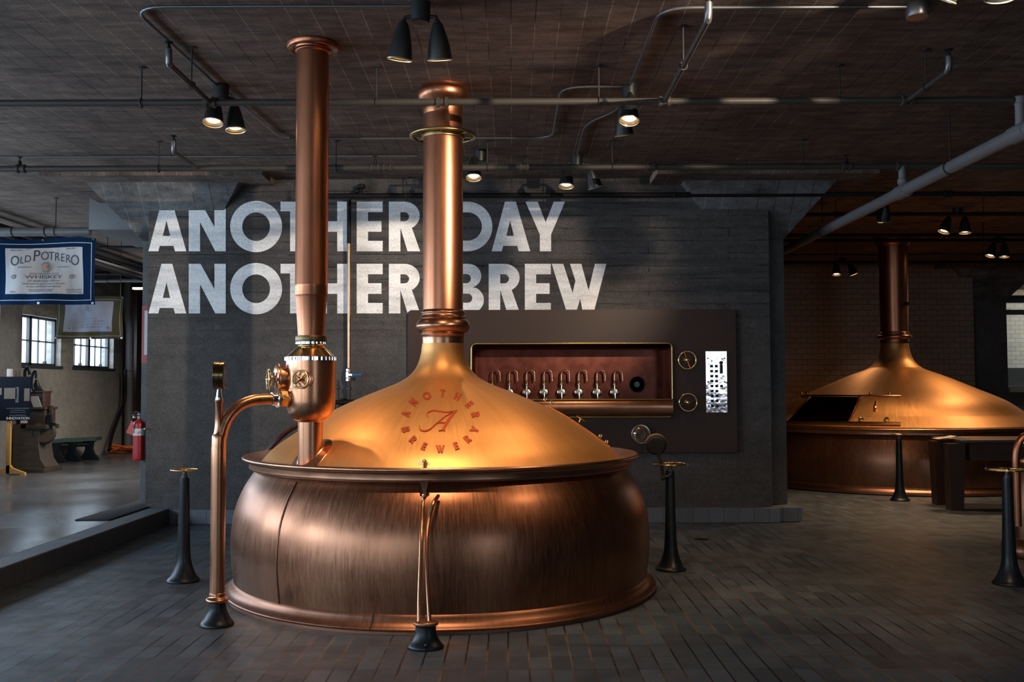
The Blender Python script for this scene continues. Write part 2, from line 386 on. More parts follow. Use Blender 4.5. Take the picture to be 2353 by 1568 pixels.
def cloth(name, c):
    m = mat(name, c, .9, 0, .08); t = NT(m); f = t.noise(t.mp(t.pos(),(3,3,1)),1.2,3); t.col(t.ramp(f,[(.35,tuple(x*.75 for x in c)),(.65,tuple(min(1,x*1.15) for x in c))])); return m
M_BAN1 = cloth('navy_banner_cloth', (.002,.018,.06)); M_BAN2 = cloth('olive_banner_cloth', (.036,.033,.017)); M_BANW = cloth('white_banner_cloth', (.42,.44,.46)); M_BANW2 = cloth('pale_banner_cloth', (.15,.16,.20))

# ------------------------------------------------------------------ setting: floor, ceiling, walls
ZC = 4.10; YW = 11.86; ZP = .185; XK = -4.02
def st(mb, name, m, smooth=False):
    o = mb.build(name, m, None, smooth=smooth); o['kind'] = 'structure'; return o
st(MB().box(-4.06,16,-5,28,-.2,0), 'floor', M_TILE)
st(MB().box(-9.2,-4.27,-5,23.4,-.2,ZP), 'floor_upper', M_POL)
st(MB().box(-4.27,XK,-5,YW-.10,-.2,ZP+.002,.012), 'trim_1', M_KERB)
st(MB().box(-9.2,16.2,-5.2,28.2,ZC,ZC+.25), 'ceiling', M_CEIL)
# middle wall with the opening for the tap trough
PNL = [atY(937,713,YW-.05), atY(1695,1040,YW-.05)]
TR = [atY(1080,787,YW-.05), atY(1549,960,YW-.05)]    # trough frame outside
XW0 = atY(338,800,YW).x; XW1 = atY(1770,800,YW).x; WT = .62
tx0, tx1, tz0, tz1 = TR[0].x+.03, TR[1].x-.03, TR[1].z+.02, TR[0].z-.03
wm = MB()
for a in ((XW0,tx0,0,ZC),(tx1,XW1,0,ZC),(tx0,tx1,0,tz0),(tx0,tx1,tz1,ZC)): wm.box(a[0],a[1],YW,YW+WT if a[0]>XW0 or True else 0,a[2],a[3])
st(wm, 'wall_middle', M_WALL)
bb = MB().box(XK+.01,XW1+.06,YW-.13,YW+.0,0,.17,.006); bb.box(XW1+.0,XW1+.33,YW-.06,YW+.9,0,.17,.006)
st(bb, 'baseboard_middle', M_PLINTH)
# left wall with windows
def pierwall(x0, x1, ops, ya, yb, name, m):
    w_ = MB(); cur = ya
    for (y0,y1,z0,z1) in sorted(ops):
        w_.box(x0,x1,cur,y0,0,ZC); w_.box(x0,x1,y0,y1,0,z0); w_.box(x0,x1,y0,y1,z1,ZC); cur = y1
    w_.box(x0,x1,cur,yb,0,ZC); return st(w_, name, m)
pierwall(XL-.28, XL, WINDOWS, -5, 23.4, 'wall_left', M_CONCW)
st(MB().box(-9.2,XW0+3,22.9,23.15,0,ZC), 'wall_back_left', M_CONC)
YT = 20.6; XT1 = atY(2236,700,YT).x
st(MB().box(XW1+.3,XT1,YT,YT+.3,0,ZC), 'wall_back_right', M_SUB)
st(MB().box(XW1+.0,XW1+.3,YW+.7,YT+.3,0,ZC), 'wall_side', M_CONC)
st(MB().box(XT1-.3,16,26,26.25,0,ZC), 'wall_far', M_SUBW)
st(MB().box(16,16.2,-5,28,0,ZC), 'wall_right', M_CONC)
w_ = MB(); cur = -9.2
for (x0,x1,z0,z1) in FRONTWIN:
    w_.box(cur,x0,-5.2,-5,0,ZC); w_.box(x0,x1,-5.2,-5,0,z0); w_.box(x0,x1,-5.2,-5,z1,ZC); cur = x1
w_.box(cur,16.2,-5.2,-5,0,ZC); st(w_, 'wall_front', M_CONC)
st(MB().box(XT1-.5,XT1-.3,YT+.3,26.25,0,ZC), 'wall_far_side', M_CONC)
M_WF = mat('dark_steel_sash', (.03,.035,.04), .5); M_SILL = mat('window_reveal_paint', (.16,.165,.17), .7)
M_GL = bpy.data.materials.new('window_glass'); M_GL.use_nodes = True; nt = M_GL.node_tree; nt.nodes.clear()
o_=nt.nodes.new('ShaderNodeOutputMaterial'); mx=nt.nodes.new('ShaderNodeMixShader'); tr=nt.nodes.new('ShaderNodeBsdfTransparent'); gl=nt.nodes.new('ShaderNodeBsdfGlossy'); gl.inputs['Roughness'].default_value=.05
mx.inputs[0].default_value=.06; nt.links.new(tr.outputs[0],mx.inputs[1]); nt.links.new(gl.outputs[0],mx.inputs[2]); nt.links.new(mx.outputs[0],o_.inputs[0])
for k,(y0,y1,z0,z1) in enumerate(WINDOWS):
    f = MB(); X = XL-.14; b_ = .045
    for (a,b,c,d) in ((y0,y1,z0,z0+b_),(y0,y1,z1-b_,z1),(y0,y0+b_,z0,z1),(y1-b_,y1,z0,z1),((y0+y1)/2-.05,(y0+y1)/2+.05,z0,z1)): f.box(X-.03,X+.03,a,b,c,d)
    zm = z0+(z1-z0)*.5; f.box(X-.012,X+.012,y0,y1,zm-.012,zm+.012)
    for h_ in (0,1):
        a = y0+b_ if h_==0 else (y0+y1)/2+.05; L = (y1-y0)/2-b_-.05
        for q in (1,2): yy = a+L*q/3; f.box(X-.012,X+.012,yy-.012,yy+.012,z0,z1)
        for q in (1,2,3): f.sphere((X+.02,a+L*(q-.5)/3+L/6,zm),.022,8)
        f.box(X,X+.05,a+L*.55,a+L*.55+.05,z0+.03,z0+.09)
    f.box(XL-.10,XL+.03,y0-.05,y1+.05,z0-.05,z0)
    wo = st(f, 'window_%d'%(k+1), M_WF)
    MB().box(X-.004,X+.004,y0+.03,y1-.03,z0+.03,z1-.03).build('pane', M_GL, wo, smooth=False)

for k,(x0,x1,z0,z1) in enumerate(FRONTWIN):  # unseen windows, the left pair put in for their light
    f = MB(); Y = -5.1; n_ = 6
    for (a,b,c,d) in ((x0,x1,z0,z0+.05),(x0,x1,z1-.05,z1),(x0,x0+.05,z0,z1),(x1-.05,x1,z0,z1)): f.box(a,b,Y-.03,Y+.03,c,d)
    for q in range(1,n_): f.box(x0+(x1-x0)*q/n_-.015,x0+(x1-x0)*q/n_+.015,Y-.015,Y+.015,z0,z1)
    for q in (1,2): f.box(x0,x1,Y-.015,Y+.015,z0+(z1-z0)*q/3-.015,z0+(z1-z0)*q/3+.015)
    wo = st(f, 'window_%d'%(k+8), M_WF); MB().box(x0+.03,x1-.03,Y-.004,Y+.004,z0+.03,z1-.03).build('pane', M_GL, wo, smooth=False)
# mushroom columns: shaft, flared capital, drop panel
def column(cx, cy, label, shaft=.40, capz=3.40, dz=4.02, capt=.90, drop=1.27, m=M_CONC):
    c_ = MB().box(cx-shaft,cx+shaft,cy-shaft,cy+shaft,0,capz,.012)
    root = thing('concrete_column', label, 'column', (cx,cy,0), 'mushroom columns')
    c_.build('shaft', m, root)
    q = lambda r,z: [(cx-r,cy-r,z),(cx+r,cy-r,z),(cx+r,cy+r,z),(cx-r,cy+r,z)]
    MB().hexa(q(shaft,capz)+q(capt,dz)).build('capital', M_CONC2, root)
    MB().box(cx-drop,cx+drop,cy-drop,cy+drop,dz,ZC+.02).build('drop_panel', M_CEIL, root)
M_CONC2 = concrete('capital_concrete', (.085,.086,.088), (.15,.15,.15), .21, 'y')
cxl = atY(325,700,12.1).x+.40
column(cxl, 12.52, 'concrete column with flared capital at the left end of the lettered wall')
column(2.93, 12.52, 'concrete column with flared capital at the right end of the lettered wall')
column(atY(2268,700,21.0).x, 21.35, 'dark concrete column with flared capital behind the far kettle', shaft=.39)
# beam stub below the ceiling beside the left column
bx0 = atY(223,500,13.2); bx1 = atY(330,535,13.2)
tag(MB().box(bx0.x,bx1.x,12.94,14.6,bx1.z,ZC+.02,.01).build('air_duct', mat('pale_duct', (.16,.165,.17), .55)), 'pale grey boxed air duct beside the left column capital', 'duct')

# ------------------------------------------------------------------ kettles
def dome_z(prof, r):          # prof: (r, z), r rising
    for (r0,z0),(r1,z1) in zip(prof, prof[1:]):
        if r0 <= r <= r1: return z0+(z1-z0)*(r-r0)/(r1-r0)
    return prof[-1][1] if r > prof[-1][0] else prof[0][1]
def dome_hit(px, py, c, prof):
    d = ray(px,py).normalized(); t0 = math.hypot(*c)-prof[-1][0]-.3; t = t0
    while t < t0+4:
        P = C0+d*t; r = math.hypot(P.x-c[0],P.y-c[1])
        if r <= prof[-1][0] and P.z <= dome_z(prof, r): break
        t += .01
    a, b = t-.01, t
    for _ in range(12):
        m_ = (a+b)/2; P = C0+d*m_; r = math.hypot(P.x-c[0],P.y-c[1])
        if P.z <= dome_z(prof, r): b = m_
        else: a = m_
    P = C0+d*b; r = math.hypot(P.x-c[0],P.y-c[1]); e = .02
    sl = (dome_z(prof,r+e)-dome_z(prof,r-e))/(2*e); rad = Vector((P.x-c[0],P.y-c[1],0)).normalized()
    return P, Vector((-sl*rad.x,-sl*rad.y,1)).normalized()
def smoothp(p, k=6): return [(v.x,v.y) for v in bez([(a,b,0) for a,b in p], k)]

K1 = (-.5686, 8.193)
s1 = lambda px,py: sil(px,py,*K1)
right = [(1066,790),(1069,815),(1078,842),(1096,864),(1120,879),(1152,892),(1200,911),(1256,936),(1312,966.5),(1352,993),(1396,1024),(1427,1056)]
dp = [s1(*q) for q in right]
D1 = smoothp(dp)
RF = s1(1465,1046)[0]; ZF = s1(1465,1046)[1]
def kettle(c, D, rf, zf, name, label, body, ring, seam, sc=1, hole=None):
    root = thing(name, label, 'kettle', (c[0],c[1],0), 'copper brew kettles')
    cx, cy = c
    bo = smoothp(body, 6)
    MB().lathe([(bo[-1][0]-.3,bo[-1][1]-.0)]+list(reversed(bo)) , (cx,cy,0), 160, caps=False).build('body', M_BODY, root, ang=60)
    MB().lathe(ring, (cx,cy,0), 160, caps=False).build('base_ring', M_BASE, root, ang=50)
    r0, z0 = D[-1]
    fl = [(r0-.02,z0+.004),(r0+.012,z0-.010),(r0+(rf-r0)*.5,z0+(zf-z0)*.35-.004),(rf-.022,zf+.004),(rf-.010,zf+.013),(rf+.004,zf+.010),(rf+.010,zf-.004),(rf+.002,zf-.018),(rf-.018,zf-.024),
          (rf-.04,zf-.028),(rf-.045,zf-.06),(rf-.05,zf-.085),(rf-.11,zf-.09)]
    MB().lathe(smoothp(fl,3), (cx,cy,0), 192, caps=False).build('flange', M_FLANGE, root, ang=60)
    d_ = MB(); d_.lathe(D, (cx,cy,0), 256, caps=False)
    if hole:
        bmesh.ops.delete(d_.bm, geom=[f for f in d_.bm.faces if hole(f.calc_center_median())], context='FACES')
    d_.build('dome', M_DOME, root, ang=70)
    return root
M_BASE = copper('base_ring_copper', (.20,.09,.055), (.32,.155,.10), (.42,.22,.14), .38, streak=.6)
def bz(px, py): r, z = s1(px,py); return (r, z)
body1 = [(RF-.10,ZF-.085),bz(1441,1078),bz(1464,1114),bz(1484,1165),bz(1492,1220),bz(1491.5,1268),bz(1486.5,1318)]
rb, zb = body1[-1]
ring1 = [(rb-.004,zb+.004),(rb+.002,zb),(rb+.012,zb-.02),(rb+.024,zb-.045),(rb+.045,zb-.068),(1.712,zb-.073),(1.722,zb-.082),(1.722,.035),(1.715,.022),(1.70,.02),(1.70,0.0),(1.5,0)]
k1 = kettle(K1, D1, RF, ZF, 'brew_kettle', 'large copper kettle with raised red letters on its golden dome, nearest the camera', body1, ring1, zb)
# chimney of the near kettle
def stack_profile(c, pts): return [sil(px,py,*c) for px,py in pts]
chim = stack_profile(K1, [(1064,717),(1064,500),(1063,300),(1061,225)])
MB().lathe(chim, (*K1,0), 64, caps=False).build('chimney', M_STACK, k1, ang=60)
col_ = stack_profile(K1,[(1064,713),(1067,716),(1069,720),(1067,724),(1069,729),(1071,731),(1068,733),(1074,737),(1078,743),(1080,750),(1078,757),(1074,763),(1067,766),(1069,769),(1067,773),(1066,777),(1065.5,790)])
MB().lathe(smoothp([(r,z) for r,z in col_],3), (*K1,0), 64, caps=False).build('chimney_collar', M_FLANGE, k1, ang=70)
rt = sil(1061,225,*K1)[0]
MB().lathe(smoothp([(rt,ZC-.26),(rt+.012,ZC-.20),(rt+.012,ZC-.16),(rt+.05,ZC-.10),(rt+.055,ZC-.05),(rt+.035,ZC-.025),(rt+.03,ZC)],5), (*K1,0), 64, caps=False).build('ceiling_collar', M_STACK, k1, ang=60)
# brass ring wheel hung round the chimney
zr = atY(1012,313,K1[1]).z; Rr = 77/(F/K1[1])
ringw = thing('brass_ring', 'round brass damper ring encircling the chimney of the near kettle', 'ring', (*K1,zr))
MB().torus((*K1,zr), Rr-.012, .014).build('outer_ring', M_BRASSD, ringw)
MB().lathe([(rt+.004,-.03),(rt+.02,-.025),(rt+.024,0),(rt+.02,.025),(rt+.004,.03)], (*K1,zr), 48, caps=False).build('inner_collar', M_BRASSD, ringw)
for k in range(6):
    a = PI/6+k*PI/3; d = Vector((math.cos(a),math.sin(a),0)); b0 = Vector((*K1,zr))
    MB().cyl(b0+d*(rt+.015), b0+d*(Rr-.012), .007, n=8).build('spoke', M_BRASSD, ringw)
# hatch along the right edge of the dome
hp = [(1262,936.5),(1300,957),(1340,983),(1380,1011),(1402,1028)]
def lift(px,py,c,prof,h):
    r, z = sil(px,py,*c); P = Vector((0,0,0)); d = ray(px,py); t = (c[0]*d.x+c[1]*d.y)/(d.x**2+d.y**2); P = C0+d*t
    rad = Vector((P.x-c[0],P.y-c[1],0)).normalized(); return P+rad*h*.4+Vector((0,0,h))
hatch = MB(); hatch.tube([lift(x,y,K1,D1,-.002) for x,y in bez([(a,b,0) for a,b in hp],4) for x,y in [(x,y)]] if False else [lift(v.x,v.y,K1,D1,0) for v in bez([(a,b,0) for a,b in hp],4)], .008, 8)
ho = hatch.build('hatch_rail', M_FLANGE, k1)
for x,y in ((1251,922),(1266,929),(1378,1006),(1392,1019)):
    P = lift(x,y,K1,D1,.012); MB().box(-.014,.014,-.02,.02,-.012,.016,.004,M=Matrix.Translation(P)@Matrix.Rotation(.5,4,'Y')).build('hinge', M_BRASS, k1)
P = lift(1331,971,K1,D1,.03); Q = lift(1331,971,K1,D1,0); ax = (P-Q)
hk = MB().lathe([(.001,-.006),(.04,-.002),(.042,.003),(.03,.008),(.001,.012)], P, 24, (.5,0,.8)).cyl(Q,P,.009); hk.build('hatch_knob', M_BRASS, k1)

# lettering riveted round the dome
def arc(cx, cy, rx, ry, a0, a1, n=14): return [(cx+rx*math.cos(math.radians(a0+(a1-a0)*i/n)), cy+ry*math.sin(math.radians(a0+(a1-a0)*i/n))) for i in range(n+1)]
# glyph outlines in photo-like units: y down, cap height 0..114
G = {}
G['A'] = (87,[[(30,0),(54.5,0),(87,114),(61,114),(57.5,101.5),(26,101.5),(22.5,114),(0,114)],[(41.5,43),(33,78.5),(50,78.5)]])
G['N'] = (85,[[(0,0),(27,0),(59,58),(59,0),(85,0),(85,114),(61,114),(26,47),(26,114),(0,114)]])
G['O'] = (119.4,[arc(59.7,57,59.7,59,0,360,40)[:-1], arc(59.7,57.4,32,33,0,360,32)[:-1]])
G['T'] = (70,[[(0,0),(70,0),(70,22),(48,22),(48,114),(22,114),(22,22),(0,22)]])
G['H'] = (76,[[(0,0),(26,0),(26,45),(50,45),(50,0),(76,0),(76,114),(50,114),(50,69),(26,69),(26,114),(0,114)]])
G['E'] = (59.7,[[(0,0),(59.7,0),(59.7,24),(26,24),(26,44.5),(57,44.5),(57,69),(26,69),(26,90),(59.7,90),(59.7,114),(0,114)]])
G['R'] = (72,[[(0,0),(36,0)]+arc(36,32,35,32,-90,62,12)[1:]+[(53,60.5),(72,114),(43,114),(26.5,60),(26.5,114),(0,114)],[(26.5,24)]+arc(36,34.5,10.5,10.5,-90,90,8)+[(26.5,45)]])
G['D'] = (96,[[(0,0),(38,0)]+arc(38,57,57,57,-90,90,24)+[(0,114)],[(27,24.5)]+arc(38,57,33,32.5,-90,90,18)+[(27,89.5)]])
G['Y'] = (91,[[(0,0),(28,0),(46.3,47.5),(65,0),(91,0),(59,75),(59,114),(33,114),(33,75)]])
G['B'] = (75,[[(0,0),(38,0)]+arc(39,28,30,28,-90,70,10)+arc(42,83,33,31,-62,90,12)+[(0,114)],[(26,23.5)]+arc(36,34,9,10.5,-90,90,6)+[(26,44.5)],[(26,68.5)]+arc(39,79,9.5,10.5,-90,90,6)+[(26,89.5)]])
G['W'] = (125.6,[[(0,0),(26.5,0),(48,66.5),(54.5,39),(42,0),(68,0),(84.8,61),(99.3,0),(125.6,0),(96,114),(72,114),(65.5,80),(55.5,114),(35.5,114)]])
emb = [('A',933,953,-75),('N',950,926,-52),('O',981,911.5,-25),('T',1017,905.5,3),('H',1051,913,27),('E',1078,931,47),('R',1092.5,954.5,77),
       ('B',932.5,989,75),('R',949.5,1012,40),('E',975,1027.5,22),('W',1011.5,1033.5,0),('E',1048,1026.5,-20),('R',1074,1010.5,-42),('Y',1090.5,989,-65)]
def dome_fn(cx, cy, ang, s, gw, asp=.82):
    ca, sa = math.cos(math.radians(ang)), math.sin(math.radians(ang))
    def fn(x, y, z):
        u = (x-gw/2)*s; v = (y-57)*s; X = u*ca-v*sa; Y = u*sa+v*ca
        P, n_ = dome_hit(cx+X, cy+Y*asp, K1, D1); return P+n_*(z+.003)
    return fn
for ch, x, y, a in emb:
    gw, lp = G[ch]; s_ = 19/114
    MB().shape(lp, dome_fn(x,y,a,s_,gw,.88), .010).build('letter', M_LETC, k1, ang=30)
# script letter in the middle: strokes of changing width
strk = MB()
def stroke(pts, ws):
    P = bez([(x,y,0) for x,y in pts], 8); W = bez([(a,0,0) for a in ws], 8); L, R_ = [], []
    for i, p_ in enumerate(P):
        d = (P[min(i+1,len(P)-1)]-P[max(i-1,0)]).normalized(); n_ = Vector((-d.y,d.x,0)); h = max(W[i].x,.25)/2
        L.append(p_+n_*h); R_.append(p_-n_*h)
    vs, fs = [], []
    for l_, r_ in zip(L, R_):
        for q in (l_, r_):
            P3, nn = dome_hit(q.x, q.y, K1, D1); vs += [P3-nn*.002, P3+nn*.009]
    for i in range(len(L)-1):
        a = i*4; b_ = a+4
        fs += [(a+1,a+3,b_+3,b_+1),(a,b_,b_+2,a+2),(a,a+1,b_+1,b_),(a+2,b_+2,b_+3,a+3)]
    fs += [(0,2,3,1),(len(vs)-4,len(vs)-3,len(vs)-1,len(vs)-2)]
    strk.add(vs, fs)
stroke([(965,980),(964,984),(967,990),(977,992),(988,988),(1002,976),(1020,961),(1036,951),(1051,945)],[1,1.6,2,2.4,2.4,2.2,2,1.6,1])
stroke([(983,960),(981,955),(985,949),(996,945.5),(1012,947.5),(1026,949),(1040,947),(1051,945)],[.8,1.2,1.6,2,2,1.6,1.2,.8])
stroke([(1049,946),(1040,955),(1030,968),(1022,982),(1018,990)],[1.5,5.2,5.8,5.6,4.5])
stroke([(1001,974),(1012,973),(1026,973.5)],[1.2,1.6,1.4])
stroke([(1008,991.5),(1014,990.5),(1019,989.5),(1022,991.5),(1023,990)],[2,2.2,2.6,1.6,1])
strk.build('script_initial', M_LETC, k1, ang=30)
# spigot at the front of the dome with pale stain
P, n_ = dome_hit(976,1070,K1,D1)
sp = MB().tube(bez([P-n_*.03+Vector((.01,.05,0)),P+n_*.03+Vector((.006,.02,0)),P+n_*.045+Vector((0,-.01,0)),P+n_*.02+Vector((-.004,-.035,-.02))],5),.013,14)
sp.build('spigot', M_BRASSD, k1)
stn = MB(); pts = []
for i in range(26):
    a = 2*PI*i/26; r_ = 1.1+.22*math.sin(2*a+1)+.12*math.sin(5*a)
    P, n_ = dome_hit(973+11*r_*math.cos(a), 1065+5.5*r_*math.sin(a), K1, D1); pts.append(P+n_*.0015)
cP, n_ = dome_hit(973,1065,K1,D1); vs = [cP+n_*.002]+pts+[p_-n_*.004 for p_ in pts]
stn.add(vs, [(0,1+i,1+(i+1)%26) for i in range(26)]+[(1+i,27+i,27+(i+1)%26,1+(i+1)%26) for i in range(26)])
stn.build('limescale_stain', mat('pale_scale', (.85,.62,.42), .7, .2), k1)
# seams down the body (overlapping sheets)
def seam(name, a, prof, c, m, h=.003, wd=.006):
    d = Vector((math.cos(a),math.sin(a),0)); MB().tube([Vector((*c,0))+d*(r+.000)+Vector((0,0,z)) for r, z in prof], wd, 8).build(name, m, k1)
for px in (700,):
    a = math.radians(180+51); seam('sheet_seam', a, smoothp(body1[1:],3), K1, M_BODY, wd=.008)
seam('base_seam', math.radians(258), [(r+.001,z) for r,z in ring1[1:8]], K1, M_BLACK, wd=.0035)

# standpipe funnel hanging below flange
YFn = K1[1]-RF+.03
fz = lambda px,py,Y=YFn: atY(px,py,Y)
a_, b_ = fz(963,1104), fz(988,1104); c_, d_ = fz(970,1131), fz(979,1131)
cxf = (a_.x+b_.x)/2
fn_ = MB().lathe([(.012,c_.z-.03),(.013,c_.z),((b_.x-a_.x)/2,a_.z),((b_.x-a_.x)/2-.01,a_.z)], (cxf,YFn,0), 4, M=Matrix.Translation((cxf,YFn,0))@Matrix.Rotation(PI/4,4,'Z')@Matrix.Diagonal((1.2,1.2,1,1)), caps=False)
fn_.build('drain_funnel', M_FLANGE, k1)

# far kettle
K2c = atY(2053.5,700,16.75); K2 = (K2c.x, 16.75)
s2 = lambda px,py: sil(px,py,*K2)
dp2 = [s2(*q) for q in [(2088,790),(2091,806),(2099,826),(2112,840),(2127,849),(2173,864.8),(2242,892),(2311,920),(2353,945.7)]]
r_l, z_l = dp2[-1]
R2 = 2.40; dp2 += [(r_l+.12,z_l-.07),(2.33,.985)]
dp2 = [q for i,q in enumerate(dp2) if i==0 or q[0]>dp2[i-1][0]]
D2 = smoothp(dp2)
HQ = [(1806,972),(1863,913),(1975,913),(1949,974)]
def inq(px,py):
    s_ = 0; ins = False
    for i in range(4):
        x0,y0 = HQ[i]; x1,y1 = HQ[(i+1)%4]
        if (y0 > py) != (y1 > py) and px < (x1-x0)*(py-y0)/(y1-y0)+x0: ins = not ins
    return ins
Minv = cam.matrix_world.inverted()
def project(P):
    q = Minv @ Vector(P); return 1176.5+F*q.x/-q.z, 784-F*q.y/-q.z
def hole2(P):
    if P.y > K2[1]-.3 and P.x > K2[0]-1.5: return False
    x, y = project(P); 
    return P.y < K2[1]+.2 and inq(x,y)
body2 = [(2.28,.90),(2.33,.84),(2.37,.70),(2.40,.52),(2.40,.36),(2.385,.2),(2.37,.12)]
ring2 = [(2.37,.12),(2.375,.1),(2.39,.07),(2.43,.05),(2.43,.015),(2.41,0),(2.2,0)]
k2 = kettle(K2, D2, 2.42, .96, 'brew_kettle', 'far copper kettle with an open black hatch, in front of the tiled wall', body2, ring2, .2, hole=hole2)
ch2 = [sil(px,py,*K2) for px,py in [(2087.5,775),(2087,700),(2086.5,600),(2086,560)]]
MB().lathe(ch2+[(ch2[-1][0],ZC)], (*K2,0), 64, caps=False).build('chimney', M_STACK, k2, ang=60)
r2 = ch2[0][0]; zc2 = s2(2090,775)[1]
MB().lathe(smoothp([(r2,zc2+.09),(r2+.02,zc2+.07),(r2+.012,zc2+.05),(r2+.05,zc2+.03),(r2+.06,zc2),(r2+.045,zc2-.025),(r2+.01,zc2-.04),(r2+.012,zc2-.06),(dp2[0][0],dp2[0][1])],3), (*K2,0), 64, caps=False).build('chimney_collar', M_FLANGE, k2, ang=70)
MB().lathe(smoothp([(r2,ZC-.22),(r2+.02,ZC-.16),(r2+.07,ZC-.08),(r2+.07,ZC)],4), (*K2,0), 64, caps=False).build('ceiling_collar', M_STACK, k2, ang=60)
zr2 = zc2+.55
MB().cyl((K2[0]+r2*.55,K2[1]-r2*.85,zr2),(K2[0]+r2*.72,K2[1]-r2*1.2,zr2),.03,n=10).build('damper_knob', M_BLACK, k2)
def on2(px,py,h): P, n_ = dome_hit(px,py,K2,D2); return P+n_*h
def rail2(name, pts, r, m, h=.02):
    Q = bez([(a,b,0) for a,b in pts],6); return MB().tube([on2(q.x,q.y,h) for q in Q], r, 8).build(name, m, k2)
rail2('hatch_rail', [(1842,912),(1900,912),(1980,912),(2070,912.5)], .014, M_FLANGE)
rail2('hatch_rail', [(1806,975),(1860,976),(1950,977),(2070,979)], .026, M_BRASS, .03)
rail2('hatch_edge', [(1863,914),(1840,937),(1806,971)], .016, M_FLANGE, .01)
rail2('hatch_edge', [(1976,914),(1963,945),(1949,974)], .022, M_FLANGE, .01)
def patch2(q4, n, h0, h1):
    mb = MB(); idx = {}
    vs, fs = [], []
    for k, h in enumerate((h0,h1)):
        for i in range(n+1):
            for j in range(n+1):
                u, v = i/n, j/n
                x = (1-u)*(1-v)*q4[0][0]+u*(1-v)*q4[1][0]+u*v*q4[2][0]+(1-u)*v*q4[3][0]
                y = (1-u)*(1-v)*q4[0][1]+u*(1-v)*q4[1][1]+u*v*q4[2][1]+(1-u)*v*q4[3][1]
                idx[k,i,j] = len(vs); vs.append(on2(x,y,h))
    for i in range(n):
        for j in range(n):
            for k in (0,1): fs.append((idx[k,i,j],idx[k,i+1,j],idx[k,i+1,j+1],idx[k,i,j+1]))
    for i in range(n):
        for (a,b,c,d) in (((0,i,0),(0,i+1,0),(1,i+1,0),(1,i,0)),((0,i,n),(0,i+1,n),(1,i+1,n),(1,i,n)),((0,0,i),(0,0,i+1),(1,0,i+1),(1,0,i)),((0,n,i),(0,n,i+1),(1,n,i+1),(1,n,i))): fs.append((idx[a],idx[b],idx[c],idx[d]))
    mb.add(vs, fs); return mb
hd = patch2([(1982,916),(2060,916),(2060,972),(1960,973)], 8, -.01, .018).build('sliding_door', M_DOME, k2)
P = on2(2014,938,.0); MB().tube(bez([on2(2013,946,.0),on2(2013,946,.06),on2(2014,932,.07),on2(2014,930,.0)],5),.016,8).build('handle', M_BRASS, hd)
for x,y in ((1980,970),(2038,970)): MB().box(-.05,.05,-.03,.03,-.02,.03,.006,M=place(on2(x,y,.03),dome_hit(x,y,K2,D2)[1])).build('door_clip', M_NICKEL, hd)
for x,y in ((1843,909),(1857,909),(2001,911),(2044,911)): MB().sphere(on2(x,y,.035),.028,8).build('knob', M_BRASSD if x>1900 else M_BRASS, k2)

# ------------------------------------------------------------------ vapour stack with valve chamber on the near kettle
VY = 7.15; vx = atY(714,900,VY).x; V = (vx,VY)
def vz(py): return atY(714,py,VY).z
def vr(w): return w/(F/VY)
vs_ = thing('valve_stack', 'tall slim copper stack with brass valve chamber rising from the kettle dome', 'vent stack', (vx,VY,dome_z(D1,math.hypot(vx-K1[0],VY-K1[1]))))
MB().lathe([(vr(29.5),vz(776)),(vr(31),vz(755)),(vr(35.5),vz(684)),(vr(37),vz(680)),(vr(37.3),vz(679)),(vr(37.3),vz(660)),(vr(37.8),vz(658)),(vr(37.2),vz(655)),(vr(37),vz(400)),(vr(37),vz(118))], (*V,0), 64, caps=False).build('pipe', M_STACK, vs_, ang=30)
MB().lathe(smoothp([(vr(37),vz(124)),(vr(41),vz(120)),(vr(39),vz(115)),(vr(44),vz(109)),(vr(56),ZC-.045),(vr(60),ZC-.018),(vr(60),ZC)],4), (*V,0), 64, caps=False).build('ceiling_collar', M_STACK, vs_, ang=60)
MB().lathe([(vr(29),vz(772)),(vr(35),vz(773)),(vr(35.6),vz(775)),(vr(35.6),vz(783)),(vr(35),vz(785.5)),(vr(30),vz(786))], (*V,0), 48, caps=False).build('clamp_band', M_BRONZE, vs_, ang=30)
# beaded bands
def beaded(z0, z1, r, n, par, name):
    m_ = MB().lathe([(r*.9,z0),(r,z0+.001),(r,z1-.001),(r*.9,z1)], (*V,0), 64, caps=False)
    for i in range(n):
        a = 2*PI*i/n; d = Vector((math.cos(a),math.sin(a),0)); p0 = Vector((*V,z0+.003))+d*(r-.001); m_.cyl(p0,p0+Vector((0,0,z1-z0-.006)),.0085,n=10)
    m_.build(name, M_STEEL, vs_, ang=30)
beaded(vz(792), vz(786), vr(32.5), 20, vs_, 'upper_band')
MB().lathe(smoothp([(vr(31),vz(792)),(vr(29.5),vz(796)),(vr(33),vz(799)),(vr(45),vz(810)),(vr(56.5),vz(821))],3), (*V,0), 64, caps=False).build('brass_cone', M_BRASS, vs_, ang=60)
beaded(vz(830), vz(820.5), vr(57), 34, vs_, 'lower_band')
MB().lathe(smoothp([(vr(56),vz(830)),(vr(56),vz(880)),(vr(56),vz(915)),(vr(55),vz(932)),(vr(50),vz(950)),(vr(40),vz(963)),(vr(30),vz(968)),(vr(28.5),vz(970))],6), (*V,0), 64, caps=False).build('chamber', M_PIPEC, vs_, ang=60)
MB().lathe([(vr(28.5),vz(968)),(vr(28.2),vz(1085))], (*V,0), 48, caps=False).build('neck', M_PIPEC, vs_)
cm = MB(); vs, fs = [], []; n = 64; R0 = vr(28); levels = [(R0-.004,.04),(R0+.006,.026),(R0+.02,.016),(R0+.055,.012),(R0+.066,.006),(R0+.068,-.012)]
for r_, h in levels:
    for i in range(n):
        a = 2*PI*i/n; x, y = vx+r_*math.cos(a), VY+r_*math.sin(a)
        # the collar leans with the dome
        vs.append((x,y,dome_z(D1,math.hypot(x-K1[0],y-K1[1]))+h))
